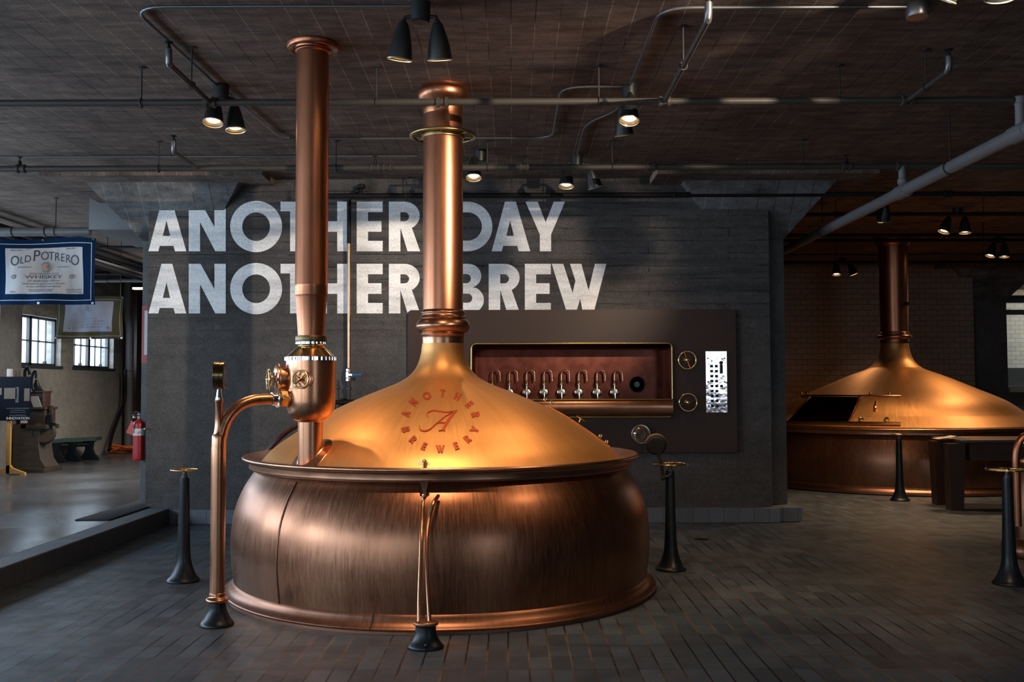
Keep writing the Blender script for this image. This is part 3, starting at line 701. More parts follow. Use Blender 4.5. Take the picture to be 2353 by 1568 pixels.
for k in range(len(levels)-1):
    for i in range(n): fs.append((k*n+i,k*n+(i+1)%n,(k+1)*n+(i+1)%n,(k+1)*n+i))
cm.add(vs, fs); cm.build('dome_collar', M_PIPEC, vs_, ang=60)
def handwheel(root, name, c, axis, R, r, m, spokes=4, rot=.5, hubr=.018, flat=True):
    M = place(c, axis)
    MB().torus(None, R-r, r, M=M).build(name+'_rim', m, root)
    for k in range(spokes):
        a = rot+k*2*PI/spokes; MB().cyl(M@Vector((hubr*.6*math.cos(a),hubr*.6*math.sin(a),-.004)), M@Vector(((R-r)*math.cos(a),(R-r)*math.sin(a),0)), r*.75, r*.6, 8).build(name+'_spoke', m, root)
    MB().lathe([(hubr*.6,-.03),(hubr,-.02),(hubr,.008),(hubr*.5,.018),(0,.022)], n=16, M=M).build(name+'_hub', m, root)
# front handwheel of the chamber
d = Vector((-.10,-1,0)).normalized(); wc = Vector((vx-.075,VY,vz(872)))+Vector((0,-vr(56)-.045,0))
wc = atY(690,872,VY-vr(56)-.035)
handwheel(vs_, 'wheel', wc, (-.12,-1,.04), .066, .0075, M_BRASS, 4, .75)
MB().cyl(wc+Vector((0,.08,0)), wc, .012).lathe([(.06,0),(.062,.006),(.05,.012),(.02,.014)], wc+Vector((.03,.055,0)), 32, (-.3,-1,0)).build('valve_stem', M_PIPEC, vs_)
# side flap and handwheel on the left
fc = atY(650,870,VY-.02)
MB().lathe([(0,0),(.10,.0),(.108,.006),(.108,.014),(.10,.02),(.07,.03),(0,.04)], Vector((vx-vr(56)-.045,VY-.03,vz(870))), 40, (-.9,-.45,0)).build('flap_cover', M_PIPEC, vs_, ang=60)
MB().cyl(Vector((vx-vr(50),VY-.02,vz(870))), Vector((vx-vr(56)-.05,VY-.04,vz(870))), .085, .1, 32).build('flap_neck', M_PIPEC, vs_)
lw = atY(617,872,VY-.12)
st0 = Vector((vx-vr(56)-.06,VY-.05,vz(872)))
MB().cyl(st0, lw, .010).box(-.012,.012,-.012,.012,-.05,.05,.003,M=place(st0+(lw-st0)*.45,(0,0,1))).torus(None,.03,.006,M=place(st0+(lw-st0)*.55,(0,1,0)),n=24,m=8).build('flap_stem', M_NICKEL, vs_)
handwheel(vs_, 'side_wheel', lw, (-.93,-.36,0), .078, .008, M_BRASS, 4, .4)
# union nut on the chamber at the standpipe side
sy = atZ(498,1447,0).y+.11; sx = atY(500.5,1230,sy).x
SP = Vector((sx,sy,0)); dirn = Vector((vx-sx,VY-sy,0)).normalized(); zb_ = atY(655,917,7.0).z
vc = Vector((vx,VY,zb_))
u0 = vc-dirn*(vr(56)-.02)
MB().lathe([(.058,0),(.06,.02),(.052,.03),(.045,.032)], u0, 32, -dirn).build('union_seat', M_PIPEC, vs_)
MB().lathe([(.046,.025),(.062,.03),(.062,.075),(.046,.08)], u0, 6, -dirn).build('union_nut', M_BRASS, vs_, ang=10)
MB().lathe([(.045,.075),(.053,.08),(.060,.09),(.060,.098),(.048,.104),(.046,.135),(.04,.137)], u0, 40, -dirn).build('union_flange', M_STEEL, vs_, ang=30)

# standpipe with gauge
sp_ = thing('copper_standpipe', 'bent copper standpipe on a black iron foot, carrying a pressure gauge left of the kettle', 'pipe', SP)
zz = lambda py: atY(500,py,sy).z
MB().lathe(smoothp([(.108,0),(.112,.006),(.108,.02),(.09,.045),(.07,.085),(.06,.12),(.056,.155),(.05,.158)],4), SP, 40).build('foot', M_IRON, sp_, ang=60)
MB().lathe(smoothp([(.05,.150),(.066,.156),(.075,.168),(.072,.18),(.06,.188),(.054,.195),(.052,.215),(.049,.22)],4), SP, 40).build('foot_collar', M_PIPEC, sp_, ang=60)
zt = zz(1025); top = SP+Vector((.0,0,0))
u1 = u0-dirn*.13
path = [SP+Vector((0,0,.2)), SP+Vector((0,0,.6)), SP+Vector((0,0,zt))]
L = (u1-SP); L.z = 0; Ln = L.length
for px_, py_ in ((505,1002),(514,976),(530,951),(555,931),(588,920),(618,917.5)):
    f_ = (px_-500)/(640-500); q = SP+dirn*(Ln*f_); path.append(Vector((q.x,q.y,atY(px_,py_,q.y).z)))
path.append(u1); path.append(u1+dirn*.03)
pp = bez(path,6); k0 = next(i for i,p_ in enumerate(pp) if p_.z > zt-.03); rr = [.049 if i < k0 else max(.0375,.049-.0009*(i-k0)) for i in range(len(pp))]
MB().tube(pp, rr, 24).build('pipe', M_PIPEC, sp_, ang=60)
g0 = Vector((sx+.0,sy,0)); gx = sx-.001
MB().lathe([(.0495,zz(1075)),(.0495,zz(1032)),(.046,zz(1018)),(.034,zz(998)),(.028,zz(985)),(.0262,zz(975)),(.0262,zz(925)),(.029,zz(924)),(.029,zz(919)),(.02,zz(918))], (gx,sy,0), 28, caps=False).build('branch', M_PIPEC, sp_, ang=60)
MB().lathe([(.025,zz(921)),(.025,zz(914)),(.020,zz(913)),(.011,zz(890))], (gx,sy,0), 20).build('reducer', M_STEEL, sp_)
gc = Vector((gx+.006,sy,zz(863)))
MB().lathe([(0,-.034),(.086,-.034),(.092,-.030),(.092,-.012),(.088,-.010),(.088,-.004),(.092,-.002),(.092,.024),(.095,.026),(.095,.036),(.086,.038),(.084,.032),(0,.032)], gc, 48, (-1,-.12,0), caps=False).build('pressure_gauge', mat('gauge_bronze',(.17,.12,.055),.25,1), sp_, ang=30)

# twin tube stand in front
tb = atZ(975,1500,0); TB = Vector((tb.x, tb.y+.10, 0))
ts = thing('drain_stand', 'black iron foot holding two thin copper drain tubes at the front of the kettle', 'drain', TB)
MB().lathe(smoothp([(.108,0),(.112,.006),(.108,.02),(.085,.05),(.068,.09),(.062,.13),(.066,.14)],4), n=40, M=Matrix.Translation(TB)@Matrix.Diagonal((1,.8,1,1))).build('foot', M_IRON, ts, ang=60)
MB().lathe(smoothp([(.06,.138),(.075,.142),(.078,.152),(.07,.162),(.0,.164)],3), n=40, M=Matrix.Translation(TB)@Matrix.Diagonal((1,.8,1,1))).build('cap', M_PIPEC, ts, ang=60)
MB().sphere(TB+Vector((.01,-.075,.035)),.014,10).build('foot_bolt', M_IRON, ts)
def tp(px,py,Y): return atY(px,py,Y)
Y0 = TB.y; Yk = K1[1]-1.60
MB().tube(bez([tp(962,1438,Y0),tp(963,1380,Y0+.04),tp(966,1300,Y0+.13),tp(969,1220,Y0+.24),tp(972,1160,YFn-.02),tp(974,1136,YFn)],6), .0125, 12).build('tube', M_PIPEC, ts)
MB().tube(bez([tp(987,1438,Y0),tp(984,1380,Y0+.05),tp(980,1300,Y0+.14),tp(980,1240,Y0+.22),tp(986,1190,Yk-.10),tp(996,1157,Yk-.06),tp(1007,1140,Yk+.03)],6), .0125, 12).build('tube', M_PIPEC, ts)
for px in (962,987): MB().cyl(tp(px,1440,Y0),tp(px,1431,Y0),.017).build('tube_nut', M_BRASSD, ts)

# ------------------------------------------------------------------ iron valve pedestals
def pedestal(c, label, R, m=M_BRASS, rz=.4):
    P = Vector((*c,0)); r = thing('valve_pedestal', label, 'valve', P, 'handwheel valve pedestals')
    MB().lathe(smoothp([(.126,0),(.133,.006),(.131,.016),(.110,.04),(.085,.09),(.066,.15),(.056,.22),(.051,.32),(.046,.50),(.042,.70),(.039,.845),(.036,.85)],4), P, 40).build('column', M_IRON, r, ang=60)
    MB().lathe([(.026,.845),(.026,.875),(.018,.88),(.018,.915)], P, 20).build('spindle', mat('spindle_steel',(.08,.08,.085),.4,.8), r)
    handwheel(r, 'wheel', P+Vector((0,0,.918)), (0,0,1), R, .0075, m, 4, rz, .022)
    return r
pv = atZ(410,1343,0); pedestal((pv.x,pv.y+.12), 'black iron valve pedestal with small brass handwheel, left of the near kettle', .115)
pv = atZ(1547,1316,0); p2c = (pv.x,pv.y+.12)
p2 = pedestal(p2c, 'black iron valve pedestal with a dial mounted on its arm, right of the near kettle', .16, rz=.9)
pv = atZ(2076,1153,0); pedestal((pv.x,pv.y+.12), 'black iron valve pedestal with handwheel in front of the far kettle', .095)
pv = atZ(2338,1350,0); pedestal((pv.x,pv.y+.12), 'black iron valve pedestal with wide brass handwheel at the right picture edge', .165, rz=1.2)
# dial on its arm
dy = p2c[1]-.06
q0 = atY(1541,1092,dy); q1 = atY(1524,1099,dy); q2 = atY(1519,1062,dy); q3 = atY(1512,1042,dy); dc = atY(1508,1024,dy)
ga = MB().tube([Vector((p2c[0],p2c[1],q0.z)),q0,q1],.012,10); ga.build('arm', M_IRON, p2)
MB().tube(bez([q1,q2,q3],4),.014,10).sphere(q1,.022,10).build('bracket', M_BLACK, p2)
gd = MB().lathe([(0,-.02),(.07,-.018),(.088,0),(.092,.02),(.09,.032),(0,.034)], dc, 40, (.18,1,.28)); gd.build('dial_housing', M_BLACK, p2)
MB().torus(dc+Vector((.006,.035,.01)),.089,.006,(.18,1,.28)).build('dial_bezel', M_BRASSD, p2)
# floor drain
fd = atZ(1612,1240,0); tag(MB().lathe([(0.075,0),(.075,.004),(.06,.006),(0,.006)],(fd.x,fd.y,0),28).build('floor_drain', M_PIPEB), 'small round metal drain cover in the tiled floor', 'drain')

# ------------------------------------------------------------------ painted slogan
LX = thing('wall_lettering', 'white block capitals reading ANOTHER DAY ANOTHER BREW painted on the concrete wall', 'lettering', (atY(870,600,YW).x, YW, 2.3))
def wfn(x0, y0, sx=1, sy=1):
    def fn(x,y,z): P = atY(x0+x*sx, y0+y*sy, YW); return Vector((P.x, YW-.002+z, P.z))
    return fn
line = [('A',341.3,1),('N',433.9,1),('O',529,1),('T',644.8,1),('H',725,1),('E',819.7,1),('R',893.6,1)]
for row, y0 in ((0,463.8),(1,606.6)):
    for ch, x, _ in line: MB().shape(G[ch][1], wfn(x,y0), .003).build('letter', M_PAINT, LX, smooth=False)
for ch, x, s_ in (('D',1036.5,1),('A',1129.8,1.02),('Y',1207.4,1)): MB().shape(G[ch][1], wfn(x,463.8,s_), .003).build('letter', M_PAINT, LX, smooth=False)
for ch, x, s_ in (('B',1037,1),('R',1123,1),('E',1206,1),('W',1267.7,1)): MB().shape(G[ch][1], wfn(x,606.6,s_), .003).build('letter', M_PAINT, LX, smooth=False)

# ------------------------------------------------------------------ tap panel
YP = YW-.05
def rrect(x0,x1,z0,z1,r,n=6):
    out = []
    for cx,cz,a in ((x1-r,z1-r,0),(x0+r,z1-r,90),(x0+r,z0+r,180),(x1-r,z0+r,270)):
        out += [(cx+r*math.cos(math.radians(a+90*i/n)), cz+r*math.sin(math.radians(a+90*i/n))) for i in range(n+1)]
    return out
px0, px1, pz0, pz1 = PNL[0].x, PNL[1].x, PNL[1].z, PNL[0].z
pr = thing('tap_panel', 'dark brown wall panel with recessed copper tap trough and brass handwheels', 'panel', ((px0+px1)/2,YP,pz0))
MB().shape([rrect(px0,px1,pz0,pz1,.05), rrect(tx0,tx1,tz0,tz1,.04)], lambda x,y,z: Vector((x,YP+.024+z,y)), .044).build('board', M_PANEL, pr, ang=30)
# copper trough: open box sunk into the wall
YB = YW+.42; tb_ = MB()
f0 = rrect(tx0-.004,tx1+.004,tz0-.004,tz1+.004,.045); f1 = rrect(tx0+.02,tx1-.02,tz0+.02,tz1-.03,.05); nF = len(f0)
vs = [(x,YP-.025,z) for x,z in f0]+[(x,YP+.05,z) for x,z in rrect(tx0+.03,tx1-.03,tz0+.03,tz1-.035,.04)]+[(x,YB,z) for x,z in rrect(tx0+.035,tx1-.035,tz0+.03,tz1-.04,.03)]
fs = [(k*nF+i,k*nF+(i+1)%nF,(k+1)*nF+(i+1)%nF,(k+1)*nF+i) for k in (0,1) for i in range(nF)]+[tuple(range(2*nF,3*nF))]
tb_.add(vs, fs); tb_.build('trough', M_DARKC, pr, ang=35)
fo = [Vector((x,YP-.022,z)) for x,z in rrect(tx0-.012,tx1+.012,tz0-.012,tz1+.012,.055)]
MB().tube(fo, .013, 10, closed=True).build('brass_frame', M_BRASSD, pr)
# apron in front of the lower part
za = atY(1300,920,YP-.1).z; zb2 = atY(1300,958,YP-.1).z
prof = smoothp([(YP-.015,za),(YP-.075,za-.006),(YP-.105,za-.05),(YP-.11,za-.10),(YP-.095,za-.15),(YP-.06,zb2+.01),(YP-.012,zb2)],4)
ap = MB(); nP = len(prof); vs = []; fs = []
X0, X1 = tx0-.0, tx1-.0
for xx in (X0,X1): vs += [(xx,y,z) for y,z in prof]+[(xx,y+.008,z) for y,z in prof]
for i in range(nP-1):
    a = i; b = i+1; N2 = 2*nP
    fs += [(a,b,N2+b,N2+a),(nP+a,N2+nP+a,N2+nP+b,nP+b)]
    
for k in (0,2*nP): fs += [(k+i,k+nP+i,k+nP+i+1,k+i+1) for i in range(nP-1)]+[tuple(k+i for i in range(nP))]
fs += [(0,nP,2*nP+nP,2*nP),(nP-1,2*nP+nP-1,3*nP+nP-1,2*nP-1)]
ap.add(vs, fs); ap.build('apron', M_FLANGE, pr, ang=40)
MB().tube([(X0-.01,YP-.015,za),(X0-.01,YP-.08,za+.004),(X1+.01,YP-.08,za+.004),(X1+.01,YP-.015,za)],.009,8).build('apron_rail', M_BRASSD, pr)
# hole in the trough back
hc = atY(1465,884,YB-.005); MB().lathe([(0,0),(.085,0),(.095,.008),(.1,.0)], hc, 32, (0,-1,0)).build('outlet', M_BLACK, pr)
MB().lathe([(0,.01),(.035,.01),(.035,.02),(0,.022)], hc+Vector((-.01,0,0)), 20, (0,-1,0)).build('outlet_cap', mat('outlet_metal',(.1,.1,.09),.4,.8), pr)
# taps
tapx = [(1131,850),(1171,850),(1211,850),(1251,850),(1291,850),(1331,850),(1373,850),(1413,850)]
GY = YB-.10
tapg = None
for k,(x,y) in enumerate(tapx):
    a = atY(x,902,GY); sc_ = F/GY
    lab = 'small nickel wine-tap with copper swan-neck pipe standing in the copper trough'
    if k == 0:
        tapg = thing('trough_tap', '', 'tap', (0,0,0), 'taps lined up in the copper trough')
        zt_ = atY(x,851,GY).z-a.z; R_ = .048; zn = atY(x,878,GY).z-a.z
        pts = [Vector((0,0,zn))]+[Vector((0,0,zt_-R_))]+[Vector((R_-R_*math.cos(t_),0,zt_-R_+R_*math.sin(t_))) for t_ in [PI*i/10 for i in range(1,10)]]+[Vector((2*R_,0,zt_-R_)),Vector((2*R_+.004,.0,zn+.01))]
        MB().tube(pts, .011, 10).build('swan_neck', M_FLANGE, tapg)
        MB().lathe([(.014,zn-.04),(.026,zn-.035),(.026,zn-.022),(.018,zn-.018),(.024,zn-.01),(.022,zn+.002),(.013,zn+.012)], (0,0,0), 20).build('union', M_BRASSD, tapg)
        MB().lathe([(0,-.05),(.055,-.045),(.055,-.01),(.045,-.004),(.04,.006),(.03,.008),(.028,.014),(0,.016)], (0,0,0), 28, (0,-1,0)).build('tap_body', M_NICKEL, tapg, ang=30)
        MB().tube([Vector((0,-.02,0)),Vector((0,-.05,-.004)),Vector((0,-.055,-.06)),Vector((0,-.055,-.115))],[.012,.013,.009,.007],10).build('spout', M_STEEL, tapg)
        MB().cyl((0,0,.03),(0,0,zn-.035),.011,n=12).build('stem', M_NICKEL, tapg)
        tapg.location = a; tapg['label'] = 'leftmost trough tap, only its bent copper pipe showing above the dome'
        continue
    names = ['second trough tap from the left, half hidden behind the kettle dome','third trough tap from the left in the copper trough','fourth trough tap from the left in the copper trough','fifth trough tap from the left in the copper trough','sixth trough tap from the left in the copper trough','seventh trough tap from the left, next to the last','last trough tap on the right, nearest the round black outlet']
    dup(tapg, a, names[k-1], 'taps lined up in the copper trough')
# handwheels, plate and sight glass on the panel
def wallwheel(x, y, label, rot):
    c = atY(x,y,YP-.07); r = thing('wall_handwheel', label, 'handwheel', (c.x,YP,c.z), 'brass handwheels on the wall panel')
    MB().cyl((c.x,YP,c.z),(c.x,YP-.08,c.z),.012).lathe([(.032,0),(.03,.008),(.014,.012)],(c.x,YP,c.z),24,(0,-1,0)).build('stem', M_BRASSD, r)
    handwheel(r, 'wheel', Vector((c.x,YP-.08,c.z)), (0,-1,0), .112, .009, M_BRASS, 4, rot, .02)
wallwheel(1579,828,'upper brass handwheel on the brown panel right of the trough',.35)
wallwheel(1581,925,'lower brass handwheel on the brown panel right of the trough',.3)
a = atY(1621,808,YP); b = atY(1671,948,YP)
cp = thing('control_plate', 'polished steel control plate with two columns of dark square buttons', 'control panel', ((a.x+b.x)/2,YP,b.z))
MB().box(a.x,b.x,YP-.012,YP,b.z,a.z).build('plate', M_PLATE, cp, smooth=False)
for row in range(9):
    for c_ in range(3):
        if c_ == 2 and row != 4: continue
        q = atY(1634.5+11*c_+row*.25, 842+row*11.4, YP); MB().box(q.x-.017,q.x+.017,YP-.02,YP-.011,q.z-.015,q.z+.015,.003).build('button', M_BLACK, cp)
for x,y in ((1626,824),(1664,824),(1627,878),(1664.5,878),(1628,933),(1665,933),(1635,830)):
    q = atY(x,y,YP); MB().lathe([(.009,0),(.009,.004),(0,.007)],(q.x,YP-.012,q.z),12,(0,-1,0)).build('screw', mat('screw_dark',(.06,.05,.05),.4,.7), cp)
q = atY(1656.5,828,YP); MB().sphere((q.x,YP-.03,q.z-.03),.02,10).cyl((q.x,YP-.035,q.z-.05),(q.x,YP-.035,q.z-.16),.014,n=10).build('key_switch', M_BLACK, cp)
q = atY(1472,998,YP); sg = thing('sight_glass', 'round glass porthole in a bright metal rim on the lower panel', 'porthole', (q.x,YP,q.z))
MB().lathe([(.118,0),(.12,.015),(.113,.03),(.1,.032),(.095,.02)],(q.x,YP,q.z),48,(0,-1,0),caps=False).build('rim', M_NICKEL, sg)
MB().lathe([(.096,.018),(.075,.03),(.066,.04),(.055,.042),(.045,.02),(0,.018)],(q.x,YP,q.z),48,(0,-1,0),caps=False).build('glass', M_GLASSP, sg, ang=60)
# drop pipe with blue valve on the wall
YD = YW-.10
wp = thing('drop_pipe', 'thin copper drop pipe with a blue-handled valve on the concrete wall', 'pipe', atY(802,900,YD))
MB().tube([atY(802,456,YD),atY(802,560,YD)],.026,12).build('black_section', M_PIPEB, wp)
MB().tube([atY(801.5,560,YD),atY(802,848,YD)],.019,12).build('pipe', M_FLANGE, wp)
MB().tube([atY(802,846,YD),atY(802,920,YD)],.021,12).lathe([(.02,-.02),(.034,-.015),(.034,.015),(.02,.02)],atY(801,893,YD),8).build('lower_section', M_PIPE, wp)
vb = atY(801,862,YD); MB().lathe([(.02,-.075),(.034,-.07),(.034,-.045),(.026,-.04),(.036,-.03),(.036,.03),(.026,.04),(.034,.045),(.034,.07),(.02,.075)],vb,8).cyl(vb,vb+Vector((0,-.06,0)),.016).build('valve_body', M_STEEL, wp, ang=10)
h0 = vb+Vector((.03,-.065,0)); MB().box(h0.x-.04,h0.x+.02,h0.y-.003,h0.y+.003,h0.z-.012,h0.z+.012).build('lever', M_STEEL, wp)
MB().box(h0.x+.02,h0.x+.135,h0.y-.008,h0.y+.008,h0.z-.017,h0.z+.017,.006).build('lever_grip', M_BLUE, wp)
zt2 = atY(802,458,YD)
# valve cluster behind the dome
cl = atY(776,905,YW-.25); vc_ = thing('valve_cluster', 'small dark pipe valve behind the kettle dome at the concrete wall', 'valve', cl)
MB().tube([cl+Vector((0,0,-.3)),cl,cl+Vector((0,0,.07))],.016,10).lathe([(.014,.05),(.028,.06),(.028,.09),(.016,.1),(.02,.13),(.006,.17)],cl,10).build('body', M_PIPE, vc_)
MB().tube([cl+Vector((-.06,0,-.1)),cl+Vector((.2,0,-.1)),cl+Vector((.3,.02,-.12))],.03,10).build('branch', M_PIPEB, vc_); MB().box(cl.x-.04,cl.x+.04,cl.y,YW,cl.z-.14,cl.z-.06).build('bracket', M_PIPE, vc_)
# maroon hose behind the left rim
hz = [atY(612,1040,8.9),atY(640,1010,8.9),atY(668,987,8.95),atY(700,972,9.0),atY(735,965,9.1),atY(770,975,9.3)]
tag(MB().tube(bez(hz+[atY(790,1010,9.5)],6),.022,12).build('coiled_hose', M_MAROON), 'maroon hose looped behind the left rim of the near kettle', 'hose')

# ------------------------------------------------------------------ ceiling pipework
def zpipe(px, py, Y): return atY(px,py,Y).z
def hangers(root, xs, Y, z, r):
    for x in xs:
        MB().tube([(x,Y,z+r),(x,Y,ZC-.01)],.006,8).lathe([(.03,ZC-.008),(.03,ZC)],(x,Y,0),12).torus((x,Y,z),r+.008,.005,(1,0,0),n=20,m=6).build('hanger', M_ROD, root)
def hpipe(name, label, Y, z, x0, x1, r, m, hang=(), coup=(), cat='pipe', group=None):
    root = thing(name, label, cat, (x0,Y,z), group)
    MB().cyl((x0,Y,z),(x1,Y,z),r,n=18).build('pipe', m, root)
    hangers(root, hang, Y, z, r)
    for x in coup: MB().lathe([(r+.001,-.05),(r+.014,-.045),(r+.014,-.02),(r+.004,-.018),(r+.004,.018),(r+.014,.02),(r+.014,.045),(r+.001,.05)],(x,Y,z),18,(1,0,0)).build('coupling', m, root)
    return root
GP = 'sprinkler pipes under the ceiling'
Y1 = 7.66; z1 = zpipe(1176,234,Y1); xa = lambda px,py,Y: atY(px,py,Y).x
P1 = hpipe('sprinkler_pipe','long dark sprinkler pipe crossing in front of the kettle chimney near the ceiling',Y1,z1,-4.4,xa(2340,232,Y1),.027,M_PIPE,
   [xa(x,230,Y1) for x in (325,865,1376,1930)],[xa(x,233,Y1) for x in (483,1016,1527,2085)],group=GP)
def branch(root, x, Ya, Yb, z, r=.019, up=True, hang=True):
    MB().cyl((x,Ya,z),(x,Yb,z),r,n=14).build('branch', M_PIPE, root)
    MB().tube([(x,Yb+.005,z),(x,Yb-.02,z+.01),(x,Yb-.03,z+.05),(x,Yb-.03,z+.10)],.024,12).build('elbow', M_COND, root)
    MB().lathe([(.012,.09),(.016,.1),(.016,.12),(.006,.125),(.006,.14),(.03,.145),(.03,.15),(.004,.155)],(x,Yb-.03,z),12).torus((x,Yb-.03,z+.13),.022,.004,(1,0,0),n=16,m=6).build('sprinkler_head', M_PIPEB, root)
    if hang: hangers(root, [], Ya, z, r); ym = (Ya+Yb)/2; MB().tube([(x,ym,z+r),(x,ym,ZC-.01)],.006,8).torus((x,ym,z),r+.008,.005,(0,1,0),n=20,m=6).lathe([(.03,ZC-.008),(.03,ZC)],(x,ym,0),12).build('hanger', M_ROD, root)
branch(P1, xa(483,235,Y1), Y1, atY(385,150,Y1).y*0+6.75, z1)
branch(P1, xa(1527,235,Y1), Y1, 5.95, z1)
branch(P1, xa(2085,232,Y1), Y1, 6.95, z1)
Y2 = 10.0; z2 = zpipe(1176,385,Y2)
P2 = hpipe('sprinkler_pipe','dark sprinkler pipe running behind both copper stacks below the ceiling',Y2,z2,-6.5,xa(2353,384,Y2)+3,.031,M_PIPE,
   [xa(x,385,Y2) for x in (365,772,1120,1407,1846)],[xa(x,385,Y2) for x in (48,862,890,1205,1495,1945,2070)],group=GP)
for x in (45,862,1205,1945): 
    X = xa(x,385,Y2); MB().lathe([(.014,.03),(.018,.05),(.018,.08),(.006,.085),(.006,.11),(.028,.115),(.028,.12),(.004,.125)],(X,Y2,z2),12).build('sprinkler_head', M_PIPEB, P2)
branch(P2, xa(455,382,Y2), Y2, 9.3, z2, hang=False)
YQ = YW-.10; z4 = zpipe(1176,449,YQ)
P4 = hpipe('sprinkler_pipe','black pipe fixed along the top of the lettered concrete wall',YQ,z4,xa(745,449,YQ),9.5,.030,M_PIPEB,
   [xa(x,449,YQ) for x in (934,1548)],[xa(2178,449,YQ)],group=GP)
X = xa(830,449,YQ); MB().lathe([(.02,.0),(.024,.04),(.018,.06),(.018,.08),(.05,.09),(.05,.13),(.03,.14)],(X,YQ,z4),16).sphere((X-.05,YQ,z4+.06),.03,8).build('sprinkler_head', M_PIPEB, P4)
# conduits on the ceiling
zc_ = ZC-.02; rc = .011
def cond(label, pts, group='conduits clipped to the ceiling', r=rc):
    P = [Vector(p) for p in pts]; out = [P[0]]
    for i in range(1, len(P)-1):
        a = (P[i-1]-P[i]); b = (P[i+1]-P[i]); k = min(.22, a.length*.45, b.length*.45); p0 = P[i]+a.normalized()*k; p1 = P[i]+b.normalized()*k
        for j in range(7): t = j/6; out.append(p0*(1-t)**2+P[i]*2*t*(1-t)+p1*t*t)
    out.append(P[-1]); o = MB().tube(out, r, 10).build('ceiling_conduit', M_COND); return tag(o, label, 'conduit', group)
cz = lambda px,py: atZ(px,py,zc_)
boxA, boxB, boxC, boxE = cz(966,14), cz(508,200), cz(1446,200), cz(1325,360)
q = cz(303,17); cond('conduit running left from the double spotlight above the near kettle', [boxA, Vector((q.x,boxA.y,zc_)), Vector((boxB.x-.02,boxB.y,zc_))])
y3 = cz(900,318).y; x3 = cz(1272,300).x; yc2 = cz(1350,200).y
cond('conduit looping behind both stacks between two double spotlights', [boxB, Vector((boxB.x+.1,y3,zc_)), Vector((x3,y3,zc_)), Vector((x3,yc2,zc_)), Vector((boxC.x,yc2-.02,zc_))])
bx2 = cz(2108,16); cond('conduit from the right spotlight forward to the round ceiling box', [boxC, Vector((boxC.x+.0,bx2.y,zc_)), Vector((bx2.x,bx2.y,zc_))])
e1 = cz(1420,254); e2 = cz(1345,284); cond('short bright conduit bent between two spotlights right of the chimney', [Vector((boxC.x,boxC.y+.05,zc_)), e1, e2, boxE])
yl = cz(400,360).y; cond('long straight conduit in front of the column drop panel', [Vector((-6.6,yl,zc_)), Vector((cz(960,360).x,yl,zc_))])
cb = tag(MB().lathe([(.07,ZC-.09),(.075,ZC-.08),(.075,ZC-.01),(.07,ZC)],(bx2.x,bx2.y,0),20).build('junction_box', M_COND), 'round grey junction box on the ceiling at upper right', 'junction box')
# big drain pipe sloping into the distance
XD = atY(2343,240,Y1).x; zd = atY(2345,282,7.9).z; 
Yt = Y2; 
dr = thing('drain_pipe', 'thick grey pipe running from the upper right back towards the far kettle', 'pipe', (XD,Y1,zd))
xd2 = atY(2070,435,Yt); Xd = (XD+xd2.x)/2; zdd = atY(2070,440,Yt).z
MB().tube([(XD,Y1-.4,zdd),(XD,16.5,zdd)],.058,28).build('pipe', M_PIPEG, dr)
MB().cyl((XD,Y1,zdd),(XD,Y1,z1),.036,n=20).lathe([(.04,0),(.048,.01),(.048,.05),(.04,.06)],(XD,Y1,z1-.03),20).build('riser', M_PIPEG, dr)
MB().cyl((XD,Y2,zdd),(XD,Y2,z2),.036,n=20).lathe([(.04,0),(.048,.01),(.048,.05),(.04,.06)],(XD,Y2,zdd+.07),20).build('riser', M_PIPEG, dr)
for y in (Y1,Y2): MB().lathe([(.06,-.12),(.07,-.115),(.07,.115),(.06,.12)],(XD,y,zdd),28,(0,1,0)).build('tee', M_PIPEG, dr)
for y in (8.9,12.6,14.6): MB().tube([(XD,y,zdd+.06),(XD,y,ZC)],.007,8).torus((XD,y,zdd),.064,.006,(0,1,0),n=24,m=6).build('hanger', M_ROD, dr)
for k,(py,Y,lab) in enumerate(((493,13.2,'thin dark pipe above the far kettle spotlights'),(541,15.2,'thin dark pipe in front of the far kettle chimney collar'),(553,15.9,'dark pipe crossing behind the spotlights over the far kettle'),(587,17.6,'dull grey pipe near the tiled wall ceiling'),(603,18.6,'dark pipe closest to the tiled wall at the ceiling'))):
    z = atY(2000,py,Y).z; hpipe('ceiling_pipe', lab, Y, z, XW1+.4, 13.5, .028, M_PIPEB if k != 3 else M_PIPE, [xa(x,py,Y) for x in (1920,2260)], group='pipes over the far kettle')

# ------------------------------------------------------------------ spotlights
def head(root, hinge, aim, power, size=68, col=WARM, hl=.235):
    d = Vector(aim).normalized(); M = place(hinge, d)
    h = MB().lathe(smoothp([(.0,-.004),(.026,0),(.040,.03),(.058,.09),(.072,.16),(.080,hl),(.077,hl),(.072,hl-.012),(.06,hl-.04)],3), n=36, M=M, caps=False).build('lamp_head', M_LAMP, root, ang=60)
    MB().torus(None,.080,.0045,M=M@Matrix.Translation((0,0,hl)),n=36,m=8).build('rim', M_RIM, h)
    MB().lathe([(.0,hl-.022),(.046,hl-.022),(.049,hl-.03)], n=28, M=M, caps=False).build('lens', M_BULB, h)
    MB().lathe([(.049,hl-.03),(.062,hl-.018),(.074,hl-.010)], n=28, M=M, caps=False).build('reflector', M_RIM, h)
    ld = bpy.data.lights.new('spot_lamp','SPOT'); ld.energy = power*SPOT_W; ld.color = col; ld.spot_size = math.radians(size); ld.spot_blend = .75; ld.shadow_soft_size = .035
    lo = bpy.data.objects.new('spot_lamp', ld); COL.objects.link(lo); lo.parent = root
    p = Vector(hinge)+d*(hl+.02)-world_of(root); lo.matrix_local = Matrix.Translation(p) @ d.to_track_quat('-Z','Y').to_matrix().to_4x4()
